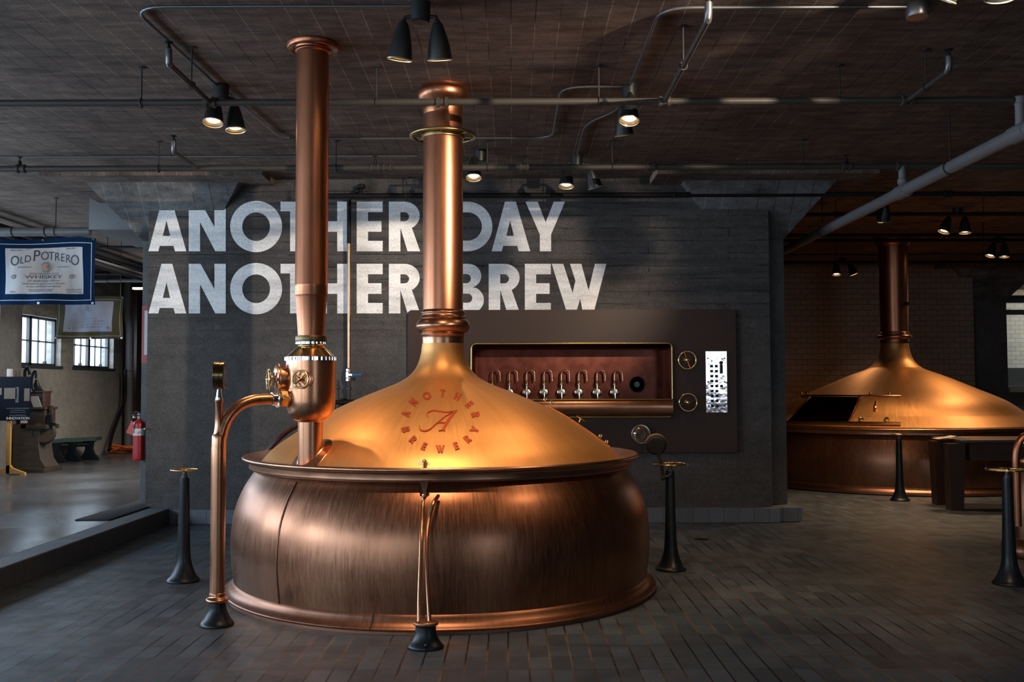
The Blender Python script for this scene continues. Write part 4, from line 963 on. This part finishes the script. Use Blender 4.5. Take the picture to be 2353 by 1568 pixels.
def spot(box, label, heads, col=WARM):
    b = Vector(box); b.z = ZC; r = thing('ceiling_spotlight', label, 'spotlight', b, 'double spotlights on the ceiling')
    MB().lathe([(.05,-.13),(.062,-.12),(.066,-.05),(.066,0)], b, 24).build('junction_box', M_LAMP, r)
    for (hx,hy,hz), aim, pw, sz in heads:
        hg = b+Vector((hx,hy,hz)); MB().tube([b+Vector((hx*.35,hy*.35,-.09)), b+Vector((hx*.9,hy*.9,-.095)), hg],.014,10).sphere(hg,.022,8).build('arm', M_LAMP, r)
        head(r, hg, aim, pw, sz, col)
    return r
spot((boxA.x,boxA.y,0), 'double spotlight hanging directly above the near kettle, upper middle', [((-.11,0,-.13),(-.12,.16,-1),58,74),((.11,0,-.13),(.06,.26,-1),82,78)])
spot((boxB.x,boxB.y,0), 'double spotlight left of the slim copper stack', [((-.05,.0,-.11),(.03,-.28,-1),40,75),((.08,.1,-.13),(.1,-.1,-1),60,80)])
spot((boxC.x,boxC.y,0), 'double spotlight on the ceiling pipe right of the chimney', [((.0,-.08,-.12),(-.1,-.30,-1),60,85),((-.03,.32,-.10),(.14,.30,-1),60,80)])
bD = cz(1092,350); spot((bD.x+.05,bD.y,0), 'double spotlight half hidden behind the kettle chimney', [((-.07,-.06,-.10),(.05,-.35,-1),25,75),((-.36,.05,-.10),(-.05,.1,-1),25,80)])
spot((boxE.x,boxE.y,0), 'double spotlight above the tap panel right of the chimney', [((-.11,-.03,-.13),(-.03,-.22,-1),30,75),((.14,.03,-.12),(.30,.25,-1),40,85)])
bF = cz(2024,455); spot((bF.x,bF.y,0), 'double spotlight just below the thick grey pipe', [((-.02,.02,-.10),(.16,-.28,-1),120,100),((.0,-.16,-.12),(.03,.35,-1),110,95)])
bG = cz(2200,482); spot((bG.x,bG.y,0), 'double spotlight in front of the far kettle, right of its chimney', [((-.12,0,-.12),(-.42,-.08,-1),230,85),((.1,0,-.12),(-.06,-.12,-1),230,85)])
bH = cz(1936,592); spot((bH.x,bH.y,0), 'double spotlight near the tiled wall, left of the far chimney', [((-.13,0,-.13),(-.05,-.25,-1),60,100),((.13,0,-.13),(.35,-.1,-1),60,100)])
bI = cz(2297,545); spot((bI.x,bI.y,0), 'double spotlight over the right side of the far kettle', [((-.1,0,-.12),(-.35,-.1,-1),55,95),((.09,.02,-.12),(-.1,-.1,-1),55,95)])
# unseen fixtures added above the camera to light kettle, letters and aisle
spot((-.45,5.3,0), 'added double spotlight above the picture, in front of the near kettle', [((-.11,0,-.13),(-.1,.62,-1),170,46),((.11,0,-.13),(.3,.72,-1),220,48)])
spot((3.1,3.7,0), 'added double spotlight above the picture, throwing light on the painted letters', [((-.11,0,-.13),(-6.1,8.1,-1.05),1900,30),((.11,0,-.13),(-3.1,8.1,-.95),1450,28)], (1,.80,.60))
spot((2.6,5.4,0), 'added double spotlight above the picture, over the right aisle', [((-.11,0,-.13),(-.35,.5,-1),90,75),((.11,0,-.13),(.3,.75,-1),170,75)])

# ------------------------------------------------------------------ right side: table, papers, third kettle
YT1 = atZ(2190,1174,0).y
ta = atY(2127,1010,YT1+.75); 
tz = atY(2200,1011,YT1).z
tl = atY(2127,1010,YT1+.9).x
tt = thing('work_table', 'dark wooden work table with thick tapering legs in front of the far kettle', 'table', (tl+1.2,YT1+.4,0))
MB().box(tl+.05,tl+3.0,YT1-.06,YT1+.85,tz-.045,tz,.006).build('tabletop', M_DWOOD, tt)
MB().box(tl+.2,tl+2.9,YT1+.02,YT1+.78,tz-.27,tz-.045).build('apron', M_DWOOD, tt)
def tleg(cx, cy, w0=.105, w1=.082):
    q = lambda r,z: [(cx-r,cy-r,z),(cx+r,cy-r,z),(cx+r,cy+r,z),(cx-r,cy+r,z)]
    MB().hexa(q(w1,0)+q(w0,tz-.05)).build('leg', M_DWOOD, tt)
lx = atY(2196,1170,YT1+.08).x; lx2 = atY(2160,1160,YT1+.7).x
for cx, cy in ((lx,YT1+.1),(lx2,YT1+.68),(lx+2.4,YT1+.1),(lx2+2.4,YT1+.68)): tleg(cx,cy)
pa = atY(2166,1006,YT1+.3); pb = MB();
pgs = [(-.12,0),(-.05,.012),(.05,.022),(.12,.04),(.16,.02)]
pb.extr([(a_,b_) for a_,b_ in pgs]+[(.16,.0)], 0, .2, 'xz', Matrix.Translation((pa.x,YT1+.15,tz))); tag(pb.build('folded_paper', mat('cream_paper',(.38,.3,.2),.7)), 'crumpled cream paper lying on the dark work table', 'paper')
pe = atY(2200,1007,YT1+.2); tag(MB().box(pe.x-.13,pe.x+.12,YT1+.12,YT1+.3,tz,tz+.012,.003).cyl((pe.x-.02,YT1+.14,tz+.02),(pe.x+.1,YT1+.16,tz+.02),.008,n=10).build('notebook', mat('pale_book',(.32,.28,.24),.6)), 'small pale notebook with pen beside the paper on the work table', 'notebook')
# third copper vessel at the right edge
b3 = atZ(2325,1303,0); K3 = (b3.x+.62, b3.y+.55)
s3 = lambda px,py: sil(px,py,*K3)
r3 = s3(2302,1270)[0]
k3 = thing('copper_vessel', 'small copper vessel with flared base cut off by the right picture edge', 'vessel', (*K3,0))
MB().lathe([(r3,.0),(r3+.01,.02),(r3+.01,.10),(r3-.01,.12),(r3-.05,.17),(s3(2319,1235)[0],s3(2319,1235)[1]),(s3(2318,1180)[0],s3(2318,1180)[1]),(s3(2321,1140)[0],s3(2321,1140)[1]),(s3(2327,1110)[0],s3(2327,1110)[1]),(s3(2334,1095)[0],.86),(.2,.9),(0,.9)], (*K3,0), 96, caps=False).build('body', M_BODY, k3, ang=60)
pq = [atY(2336,1095,K3[1]-.3),atY(2334,1060,K3[1]-.3),atY(2337,1030,K3[1]-.3),atY(2347,1010,K3[1]-.3),atY(2362,1000,K3[1]-.3),atY(2390,998,K3[1]-.28)]
MB().tube([pq[0]-Vector((0,0,.45))]+bez(pq,5)+[pq[-1]+Vector((.3,.1,-.5))],.034,18).build('curved_pipe', M_STACK, k3, ang=60)
MB().sphere(atY(2356,1018,K3[1]-.3),.04,12).build('pipe_joint', M_BRASS, k3)
# far room beyond the column
fr = atY(2330,880,26); tag(MB().box(fr.x-.5,fr.x+2,25.9,25.99,1.55,2.05).build('steel_splashback', mat('brushed_steel',(.3,.32,.35),.3,.9)), 'brushed steel splashback on the bright far wall beyond the column', 'splashback')
cz0 = atY(2330,897,25.6).z; tag(MB().box(fr.x-.5,fr.x+2,25.2,25.9,cz0-.05,cz0+.06).box(fr.x-.5,fr.x+2,25.3,25.9,0,cz0-.05).build('far_counter', mat('counter_beige',(.16,.13,.10),.6)), 'beige counter with wooden edge under the steel splashback', 'counter')
fl = atY(2335,718,24.5); tag(MB().box(fl.x-.4,fl.x+1.6,24.4,24.6,fl.z-.06,fl.z+.06,.01).build('strip_fixture', M_PIPEG), 'grey strip fixture high on the far wall at the right edge', 'light fixture')
fp = atY(2335,688,23.5); hpipe('far_pipe','pale pipe crossing above the bright far wall at the right edge',23.5,fp.z,XT1-.2,15.8,.09,M_PIPEG)
ld = bpy.data.lights.new('added_far_lamp','AREA'); ld.shape='RECTANGLE'; ld.size=2; ld.size_y=.4; ld.energy=35; ld.color=(.85,.95,1)  # unseen lamp added to brighten the far room
lo = bpy.data.objects.new('added_far_lamp', ld); COL.objects.link(lo); lo.location=(14.2,24.6,3.95)
tag(MB().box(13.1,15.3,24.3,24.9,3.965,4.09).build('added_ceiling_lamp', M_TUBE), 'added long ceiling lamp brightening the far room, out of the picture', 'lamp')

# ------------------------------------------------------------------ left side
# fire extinguisher and its sign
ex = atY(321,1000,12.02); ez0 = atY(321,1058,12.02).z; ez1 = atY(321,963,12.02).z; er = .068
fe = thing('fire_extinguisher', 'red fire extinguisher hanging on the column at the left end of the wall', 'fire extinguisher', (ex.x-.01,12.02,ez0))
EX = ex.x-.01
MB().lathe(smoothp([(.055,ez0),(er,ez0+.02),(er,ez0+.2),(er,ez1-.09),(er*.85,ez1-.04),(er*.4,ez1-.01),(.02,ez1)],4), (EX,12.02,0), 32).build('cylinder', M_RED, fe, ang=60)
MB().lathe([(er+.002,atY(321,1001,12).z),(er+.002,atY(321,985,12).z)], (EX,12.02,0), 32, caps=False).build('label', M_WHITE, fe)
MB().lathe([(.018,ez1-.005),(.024,ez1),(.024,ez1+.03),(.015,ez1+.04),(.015,ez1+.06)], (EX,12.02,0), 16).tube([(EX+.01,12.0,ez1+.04),(EX-.03,11.97,ez1+.055),(EX-.075,11.95,ez1+.045)],.009,8).tube([(EX+.02,12.0,ez1+.06),(EX-.02,11.98,ez1+.09),(EX-.05,11.96,ez1+.075)],.009,8).sphere((EX-.03,11.95,ez1+.02),.02,8).build('valve', M_STEEL, fe)
MB().tube(bez([(EX-.02,11.96,ez1+.03),(EX-.06,11.95,ez1-.02),(EX-.075,11.96,ez1-.1),(EX-.07,11.97,ez1-.16)],5),.011,10).build('hose', M_BLACK, fe)
MB().add and MB()
tg = MB(); tg.extr([(EX-.12,ez1-.16),(EX-.05,ez1-.19),(EX-.035,ez1-.03),(EX-.06,ez1-.02)], 11.93, 11.936); tg.build('tag', M_REDT, fe)
y12 = 12.115
s0 = atY(327,703,y12); s1_ = atY(339,835,y12)
sgn = thing('extinguisher_sign', 'narrow red and white sign above the fire extinguisher on the column', 'sign', (s0.x,y12,s1_.z))
MB().box(s0.x,XW0-.004,y12-.006,y12,s1_.z,s0.z).build('red_border', M_RED, sgn)
MB().box(s0.x+.032,XW0-.004,y12-.009,y12-.005,s1_.z+.1,s0.z-.06).build('white_field', M_WHITE, sgn)
MB().text('FI', .05, lambda x,y,z: Vector((XW0-.034+x,y12-.010+z,s0.z-.14+y)), .001).build('lettering', M_INK, sgn, smooth=False)
# hose bib stub
hb = atY(336,986,YW-.06); tag(MB().cyl((XW0+.01,YW,hb.z),(XW0+.01,YW-.06,hb.z),.01).sphere((XW0+.01,YW-.06,hb.z),.014,8).build('wall_bolt', M_STEEL), 'small steel bolt sticking out of the wall edge beside the extinguisher', 'bolt')
# rubber mat
c4 = [atZ(172,1197,ZP),atZ(311,1154,ZP),atZ(345,1166,ZP),atZ(238,1197,ZP)]
mx0, mx1 = c4[0].x, -4.3; my0, my1 = c4[0].y, c4[1].y
tag(MB().box(mx0,mx1,my0,my1+.3,ZP,ZP+.012,.004).build('floor_mat', M_MAT), 'dark rubber mat on the raised floor behind the kerb', 'mat')
# left room pipes
ly = 13.0; pz_ = atY(100,533,ly)
lp = hpipe('overhead_pipe','thick grey pipe carrying the navy banner',ly,pz_.z,-8.7,bx0.x,.058,M_PIPEG,[xa(128,530,ly)],[])
for px in (30,105): MB().torus((xa(px,533,ly),ly,pz_.z),.06,.008,(1,0,0),n=24,m=6).build('clamp', M_ROD, lp)
def ypipe(label, px, py, Y, r, m, ya=12.8, yb=22.8):
    q = atY(px,py,Y); tag(MB().cyl((q.x,ya,q.z),(q.x,yb,q.z),r,n=16).build('overhead_pipe', m), label, 'pipe', 'pipes in the left room')
ypipe('thick black pipe running back under the left room ceiling, upper one', 235,585,15,.055,M_PIPEB,13.3)
ypipe('thick black pipe running back under the left room ceiling, lower one', 235,612,15,.05,M_PIPEB,13.3)
ypipe('pale narrow pipe running back between the black pipes', 240,603,15.2,.02,M_PIPEG,13.5)
ypipe('dark pipe running back high over the navy banner', 60,540,15,.05,M_PIPEB,13.6)
ypipe('second dark pipe running back high over the navy banner', 20,540,15,.05,M_PIPEB,13.6)
for py,Y,lab in ((568,16,'thin dark pipe crossing the left room near the duct'),(628,18.5,'dark pipe crossing the left room behind the olive banner'),(645,19.0,'grey pipe crossing the left room behind the olive banner')):
    z = atY(260,py,Y).z; hpipe('cross_pipe', lab, Y, z, -8.7, -4.2, .035 if py>600 else .02, M_PIPEB if py != 645 else M_PIPEG, [xa(247,py,Y)], group='cross pipes in the left room')
q = atY(316,663,19.3); tag(MB().box(q.x-.08,q.x+1.2,19.25,19.35,q.z-.02,q.z+.015).build('tube_lamp', M_TUBE), 'lit fluorescent tube lamp just left of the column', 'lamp')
for k,(yy,lab) in enumerate(((15.2,'added fluorescent tube lamp hidden behind the wall end, nearer one'),(17.5,'added fluorescent tube lamp hidden behind the wall end, farther one'))):  # unseen tubes added to brighten the left room wall
    tl_ = thing('tube_lamp', lab, 'lamp', (-4.6,yy,3.6)); MB().box(-5.2,-4.0,yy-.06,yy+.06,3.6,3.66).build('housing', M_PIPEG, tl_); MB().cyl((-5.15,yy,3.585),(-4.05,yy,3.585),.016).build('tube', M_TUBE, tl_)
    MB().cyl((-4.6,yy,3.66),(-4.6,yy,ZC),.012).build('hanger', M_ROD, tl_)
    ld = bpy.data.lights.new('added_tube_light','AREA'); ld.shape='RECTANGLE'; ld.size=1.1; ld.size_y=.1; ld.energy=130; ld.color=(1,.88,.76)
    lo = bpy.data.objects.new('added_tube_light', ld); COL.objects.link(lo); lo.location=(-4.6,yy,3.55); lo.rotation_euler=(0,.5,0); ld.spread = 2.2
# down pipe and a dim shadow shaped as a dark tube in the corner
dpx = atY(296,900,22.3); dpt = thing('downpipe', 'pale grey downpipe in the far left room corner', 'pipe', (dpx.x,22.3,ZP))
MB().tube(bez([(dpx.x,22.3,ZP),(dpx.x,22.3,1.6),(dpx.x,22.3,2.75),(dpx.x-.02,22.3,3.05),(dpx.x-.06,22.3,3.3),(dpx.x-.06,22.3,4.05)],5),.09,20).build('pipe', M_PIPEG, dpt, ang=60)
MB().torus((dpx.x,22.3,atY(293,852,22.3).z),.095,.015).build('bracket', M_PIPEG, dpt)
q = [atY(288,850,22.0),atY(286,920,22.0),atY(272,960,21.7),atY(258,1000,21.4),atY(250,1036,21.0)]
tag(MB().tube(bez(q,5),.035,14).build('shadow_tube', M_PIPEB), 'dark bent tube standing for a shadow in front of the left room corner', 'pipe')
tag(MB().box(atY(304,800,22.4).x,atY(318,800,22.4).x,22.3,22.6,ZP,4.1).build('corner_post', M_DWOOD), 'dark post beside the downpipe in the far left room corner', 'post')
q0 = atY(-2,800,17.0); tag(MB().box(XL,atX(14,800,XL+.3).x,16.4,17.15,ZP,4.1).build('wall_pier', M_CONC), 'grey concrete pier left of the bright windows', 'pier')
# orange hose heap
hs = []; random.seed(3); oc = atZ(298,1040,ZP)
for i in range(46):
    a = i*1.25; hs.append((oc.x+.42*math.cos(a)*(.6+.4*random.random()), oc.y+.3*math.sin(a*1.3)*(.6+.4*random.random()), ZP+.025+.10*random.random()+.08*(i%5==0)))
hs[0] = (atY(252,1022,21.2).x, 21.2, ZP+.22)
tag(MB().tube(bez(hs,5),.022,8).build('hose_heap', M_ORNG), 'heap of bright orange hose on the floor in the left room', 'hose')
# bench
B0 = atZ(205,1057,ZP); bt = atY(200,1006,B0.y).z
bench = thing('bench', 'dark green bench with curved black iron legs against the left room wall', 'bench', (B0.x,B0.y,ZP))
bxa, bxb = atY(118,1010,B0.y-.5).x, atY(222,1004,B0.y).x
def yb_(x): f_ = (x-bxa)/(bxb-bxa); return B0.y-1.0+f_*1.0
seatp = MB(); 
c8 = []
for z in (bt-.06,bt): c8 += [(bxa,B0.y-1.0,z),(bxb,B0.y-.05,z),(bxb-.05,B0.y+.38,z),(bxa-.1,B0.y-.5,z)]
seatp.hexa(c8); seatp.build('seat', M_GREEN, bench)
rl = MB().tube([(bxa,B0.y-.9,bt-.12),(bxb-.1,B0.y-.0,bt-.12)],.05,8); rl.build('rail', M_IRON, bench)
lg = [(-.19,0),(.19,0),(.17,.05),(.10,.12),(.06,.22),(.08,.34),(.13,bt-ZP-.06),(-.13,bt-ZP-.06),(-.08,.34),(-.06,.22),(-.10,.12),(-.17,.05)]
for px_ in (205,165,128):
    f_ = (px_-118)/(222-118); yy = B0.y-1.0+f_*1.0+.12; xx = atY(px_,1040,yy).x
    MB().extr([(a_,b_) for a_,b_ in lg], -.05, .05, 'xz', Matrix.Translation((xx,yy,ZP))).build('leg', M_IRON, bench, smooth=False)
# press machine of dark wood and iron
YM = atZ(80,1088,ZP).y+.35
def mz(px,py,Y=None): return atY(px,py,Y or YM)
mc = thing('antique_press', 'antique wooden bottling machine with iron levers in the left room', 'machine', (mz(70,1085).x,YM,ZP))
def boxpx(x0,y0,x1,y1,dy0,dy1,name,m,bev=.01):
    a = mz(x0,y0); b = mz(x1,y1); return MB().box(a.x,b.x,YM+dy0,YM+dy1,b.z,a.z,bev).build(name, m, mc)
boxpx(25,1074,117,1086,-.25,.45,'plinth',M_OWOOD)
base = [mz(x,y) for x,y in ((36,1075),(114,1073),(102,1055),(98,1030),(97,1008),(104,985),(36,985),(40,1010),(40,1045))]
MB().extr([(p_.x,p_.z) for p_ in base], YM-.15, YM+.35).build('flared_base', M_GWOOD, mc, ang=50)
boxpx(-20,975,48,1082,-.1,.5,'dark_barrel_frame',M_DWOOD)
boxpx(70,940,109,976,-.1,.3,'middle_box',M_OWOOD); boxpx(66,936,112,941,-.14,.34,'box_lid',M_OWOOD,.004)
boxpx(70,902,98,938,.0,.3,'upper_box',M_DWOOD); boxpx(66,899,100,903,-.03,.33,'upper_lid',M_DWOOD,.004)
pp_ = [mz(72,911),mz(92,911),mz(101,937),mz(82,938)]
q = [Vector((v.x,YM-.06,v.z)) for v in pp_]; MB().hexa([v+Vector((0,.0,0)) for v in q]+[v+Vector((0,-.012,0)) for v in q]).build('paper_sheet', mat('paper_white',(.34,.34,.33),.7), mc)
MB().tube(bez([mz(76,897),mz(73,880),mz(75,862),mz(82,852),mz(83,870)],5),.022,8).build('lever', M_IRON, mc)
MB().tube(bez([mz(57,868),mz(58,852),mz(65,845),mz(68,862)],5),.026,8).build('lever', M_IRON, mc)
MB().lathe([(.03,mz(75,903).z),(.035,mz(75,893).z),(.08,mz(75,900).z+.0),(.16,mz(75,902).z)] if False else [(.17,mz(75,901).z),(.10,mz(75,896).z),(.05,mz(75,885).z),(.02,mz(75,872).z)], (mz(76,900).x,YM+.12,0), 20).build('cowl', M_IRON, mc)
MB().extr([(v.x,v.z) for v in (mz(114,952),mz(121,952),mz(122,968),mz(130,972),mz(133,979),mz(112,980),mz(110,968))], YM-.08, YM-.02).build('side_bracket', M_IRON, mc)
MB().tube([mz(117,950),mz(116,938),mz(118,932)],[.035,.05,.045],8).build('grip', M_DWOOD, mc)
boxpx(70,976,118,986,-.18,.3,'ledge',M_OWOOD)
MB().lathe([(.0,-.1),(.16,-.1),(.2,-.06),(.2,.06),(.16,.1),(0,.1)], mz(100,995), 24, (.5,-1,0)).build('drum', M_OWOOD, mc)
# poster board on yellow stand
YS = atZ(24,1092,ZP).y; sd = thing('poster_stand', 'navy poster board on a yellow wooden stand in the left room', 'sign stand', (atY(21,1090,YS).x,YS,ZP))
a = atY(17,971,YS); b = atY(24,1090,YS); MB().box(a.x,b.x,YS-.03,YS+.02,ZP+.02,a.z+.5,.005).build('post', M_YWOOD, sd)
tp_ = atY(22,848,YS); MB().box(atY(17,850,YS).x,b.x,YS-.02,YS+.02,a.z+.5,tp_.z,.004).build('post_tip', mat('pale_post',(.3,.26,.22),.6), sd)
ft = [(-.26,0),(-.2,0),(-.18,.025),(.18,.025),(.2,0),(.27,0),(.26,.04),(.06,.11),(.02,.16),(-.02,.16),(-.06,.11),(-.26,.04)]
MB().extr(ft, -.03, .03, 'xz', Matrix.Translation((atY(21,1090,YS).x,YS,ZP))).build('foot', M_YWOOD, sd)
pa_ = atY(-14,866,YS-.05); pb_ = atY(69,967,YS-.05)
bd = MB().box(pa_.x,pb_.x,YS-.05,YS-.035,pb_.z,pa_.z).build('board', M_POSTER, sd)
def pimg(x0,y0,x1,y1,m,name='print'): a = atY(x0,y0,YS-.05); b = atY(x1,y1,YS-.05); MB().box(a.x,b.x,YS-.054,YS-.05,b.z,a.z).build(name, m, bd)
pimg(10,892,38,917,M_PHOTO); pimg(56,893,68,922,M_PHOTO); pimg(-10,892,4,908,M_PHOTO); pimg(36,890,43,926,mat('print_dark',(.03,.03,.035),.5),'print')
def stext(s_, px, py, size, m, par, Y, w=None, align='CENTER', shear=0, sx=1):
    q = atY(px,py,Y); MB().text(s_, size, lambda x,y,z: Vector((q.x+x,Y+z,q.z+y)), .002, align, shear, sx).build('lettering', m, par, smooth=False)
stext('INNOVATION',41,962,.062,M_WHITE,bd,YS-.053,sx=.97)
for k,(s_,py,sz) in enumerate((('ANCHOR DISTILLING COMPANY',939,.025),('our own traditional recipes',943.5,.022),('handcrafted in our pot stills',948,.022),('leading by REINVENTION &',955,.024))): stext(s_,41,py,sz,M_WHITE if False else M_INKG,bd,YS-.053)

# banners
def banner(name, label, x0, x1, y0, y1, Y, m_, mw, inner, seed, slope=0.0):
    a = atY(x0,y0,Y); b = atY(x1,y1,Y); r = thing(name, label, 'banner', ((a.x+b.x)/2,Y,b.z), 'cloth banners in the left room')
    W = b.x-a.x; Hh = a.z-b.z
    def surf(u, v, off=0):
        y = Y+.045*math.sin(u*7+seed+v*3)*(.3+.7*u*(1-u)*4)+.03*math.sin(u*17-v*5+seed)*(1-v)+off
        return Vector((a.x+u*W-.012*math.sin(v*PI)*(u-.5)*2, y, b.z+v*Hh+.012*math.sin(u*PI*2)*-1*v))
    def sheet(u0,u1,v0,v1,off,th,name_,m,par,n=40,n2=24):
        mb = MB(); vs = []; fs = []
        for k in (0,1):
            for i in range(n+1):
                for j in range(n2+1): vs.append(surf(u0+(u1-u0)*i/n, v0+(v1-v0)*j/n2, off-k*th))
        q = lambda k,i,j: k*(n+1)*(n2+1)+i*(n2+1)+j
        for i in range(n):
            for j in range(n2):
                for k in (0,1): fs.append((q(k,i,j),q(k,i+1,j),q(k,i+1,j+1),q(k,i,j+1)))
        for i in range(n): fs += [(q(0,i,0),q(0,i+1,0),q(1,i+1,0),q(1,i,0)),(q(0,i,n2),q(0,i+1,n2),q(1,i+1,n2),q(1,i,n2))]
        for j in range(n2): fs += [(q(0,0,j),q(0,0,j+1),q(1,0,j+1),q(1,0,j)),(q(0,n,j),q(0,n,j+1),q(1,n,j+1),q(1,n,j))]
        mb.add(vs, fs); return mb.build(name_, m, par, ang=80)
    sheet(0,1,0,1,0,.004,'cloth',m_,r)
    iu0, iu1, iv0, iv1 = inner
    lab = sheet(iu0,iu1,iv0,iv1,-.006,.003,'label_field',mw,r)
    t_ = .007
    for (p0,p1,p2,p3) in ((.03,.97,.06,.06+t_*1.6),(.03,.97,.93-t_*1.6,.93),(.03,.03+t_,.06,.93),(.97-t_,.97,.06,.93)): sheet(p0,p1,p2,p3,-.006,.002,'border_line',mw,r,24,12)
    for u in (.02,.5,.98):
        for v in (.02,.985): p_ = surf(u,v,-.006); MB().torus(p_,.012,.004,(0,1,0),n=16,m=6).build('grommet', M_STEEL, r)
    def T(s_, u, v, size, m=M_INK, sx=1, shear=0, arcv=0, space=1):
        def fn(x,y,z):
            uu = u+x/W; vv = v+y/Hh+arcv*(1-((uu-u)/.3)**2); return surf(uu, vv, -.0115+z)
        MB().text(s_, size, fn, .002, 'CENTER', shear, sx, space).build('lettering', m, lab, smooth=False)
    def RG(u, v, R, rr, m): 
        p_ = surf(u,v,-.020); MB().torus(p_, R, rr, (0,1,0), n=40, m=6).build('emblem_ring', m, lab)
    return r, surf, lab, T, RG, W, Hh
r, surf, lab, T, RG, W, Hh = banner('banner', 'navy blue whiskey banner hanging from the thick grey pipe', -30,219,549,700,12.85,M_BAN1,M_BANW,(.18,.885,.16,.86),1.3)
# letters of the arched title grow towards the middle
cxm = (.18+.885)/2
title = 'OLD POTRERO'; us = [.270,.335,.385,0,.455,.525,.580,.635,.690,.745,.812]; sz = [.185,.135,.135,0,.21,.155,.155,.155,.15,.15,.185]; vv_ = [.66,.67,.69,0,.735,.735,.73,.715,.70,.68,.655]
for ch, u, s_, v in zip(title, us, sz, vv_):
    if ch != ' ': T(ch, u, v, s_, M_INK, .82)
RG(cxm+.005,.565,.062,.006,M_INKG); RG(cxm+.005,.565,.045,.003,M_INKG)
p_ = surf(cxm+.005,.565,-.022); MB().sphere(p_,.026,10,(1.1,.15,.9)).build('emblem_seal', mat('seal_orange',(.45,.14,.05),.7), lab)
for s_,u,v,z_ in (('SINGLE MALT',.28,.83,.026),('Batch 1994',.77,.835,.028),('SAN FRANCISCO',.36,.565,.022),('POT DISTILLED',.70,.565,.022),('18TH CENTURY STYLE',cxm,.465,.036),('750 ml',.26,.19,.03),('62.55% Alc/Vol',.80,.225,.032),('(125.10 Proof)',.80,.19,.032),('ANCHOR DISTILLING COMPANY',cxm-.02,.222,.022),('SAN FRANCISCO CALIFORNIA',cxm-.02,.198,.022)): T(s_,u,v,z_,M_INKG)
T('WHISKEY',cxm,.415,.062,M_INK,1.75)
for s_,v in (('Pot distilled from 100% rye',.358),('small mash & aged 2 years 2 months',.315),('in new uncharred oak barrels',.272)): T(s_,cxm,v,.036,M_INKG,1,.35)
for u in (.27,.78): RG(u,.42,.022,.006,M_INKG)
r, surf, lab, T, RG, W, Hh = banner('banner', 'olive banner with a pale gin label hanging behind the navy one', 130,282,683,779,16.6,M_BAN2,M_BANW2,(.12,.86,.17,.88),4.2)
cxm = .49
RG(cxm,.73,.055,.005,M_INKG); p_ = surf(cxm,.73,-.013); MB().sphere(p_,.02,10,(1.1,.15,.9)).build('emblem_seal', mat('seal_olive',(.12,.09,.05),.7), lab)
T('GENEVIEVE',cxm,.57,.10,M_INKG,1.25); T('GENEVER STYLE',cxm,.485,.045,M_INKG)
for s_,v in (('The ancient style of gin, distilled',.42),('from a grain mash of wheat, barley',.355),('rye malts, with juniper berries',.29)): T(s_,cxm,v,.042,M_INKG,1,.35)
RG(.2,.25,.03,.006,M_INKG); RG(.8,.25,.03,.006,M_INKG)
for u in (.05,.95):
    p_ = surf(u,.99); MB().cyl(p_, (p_.x,p_.y,ZC-.01), .006, n=8).build('hanging_cord', M_ROD, r)
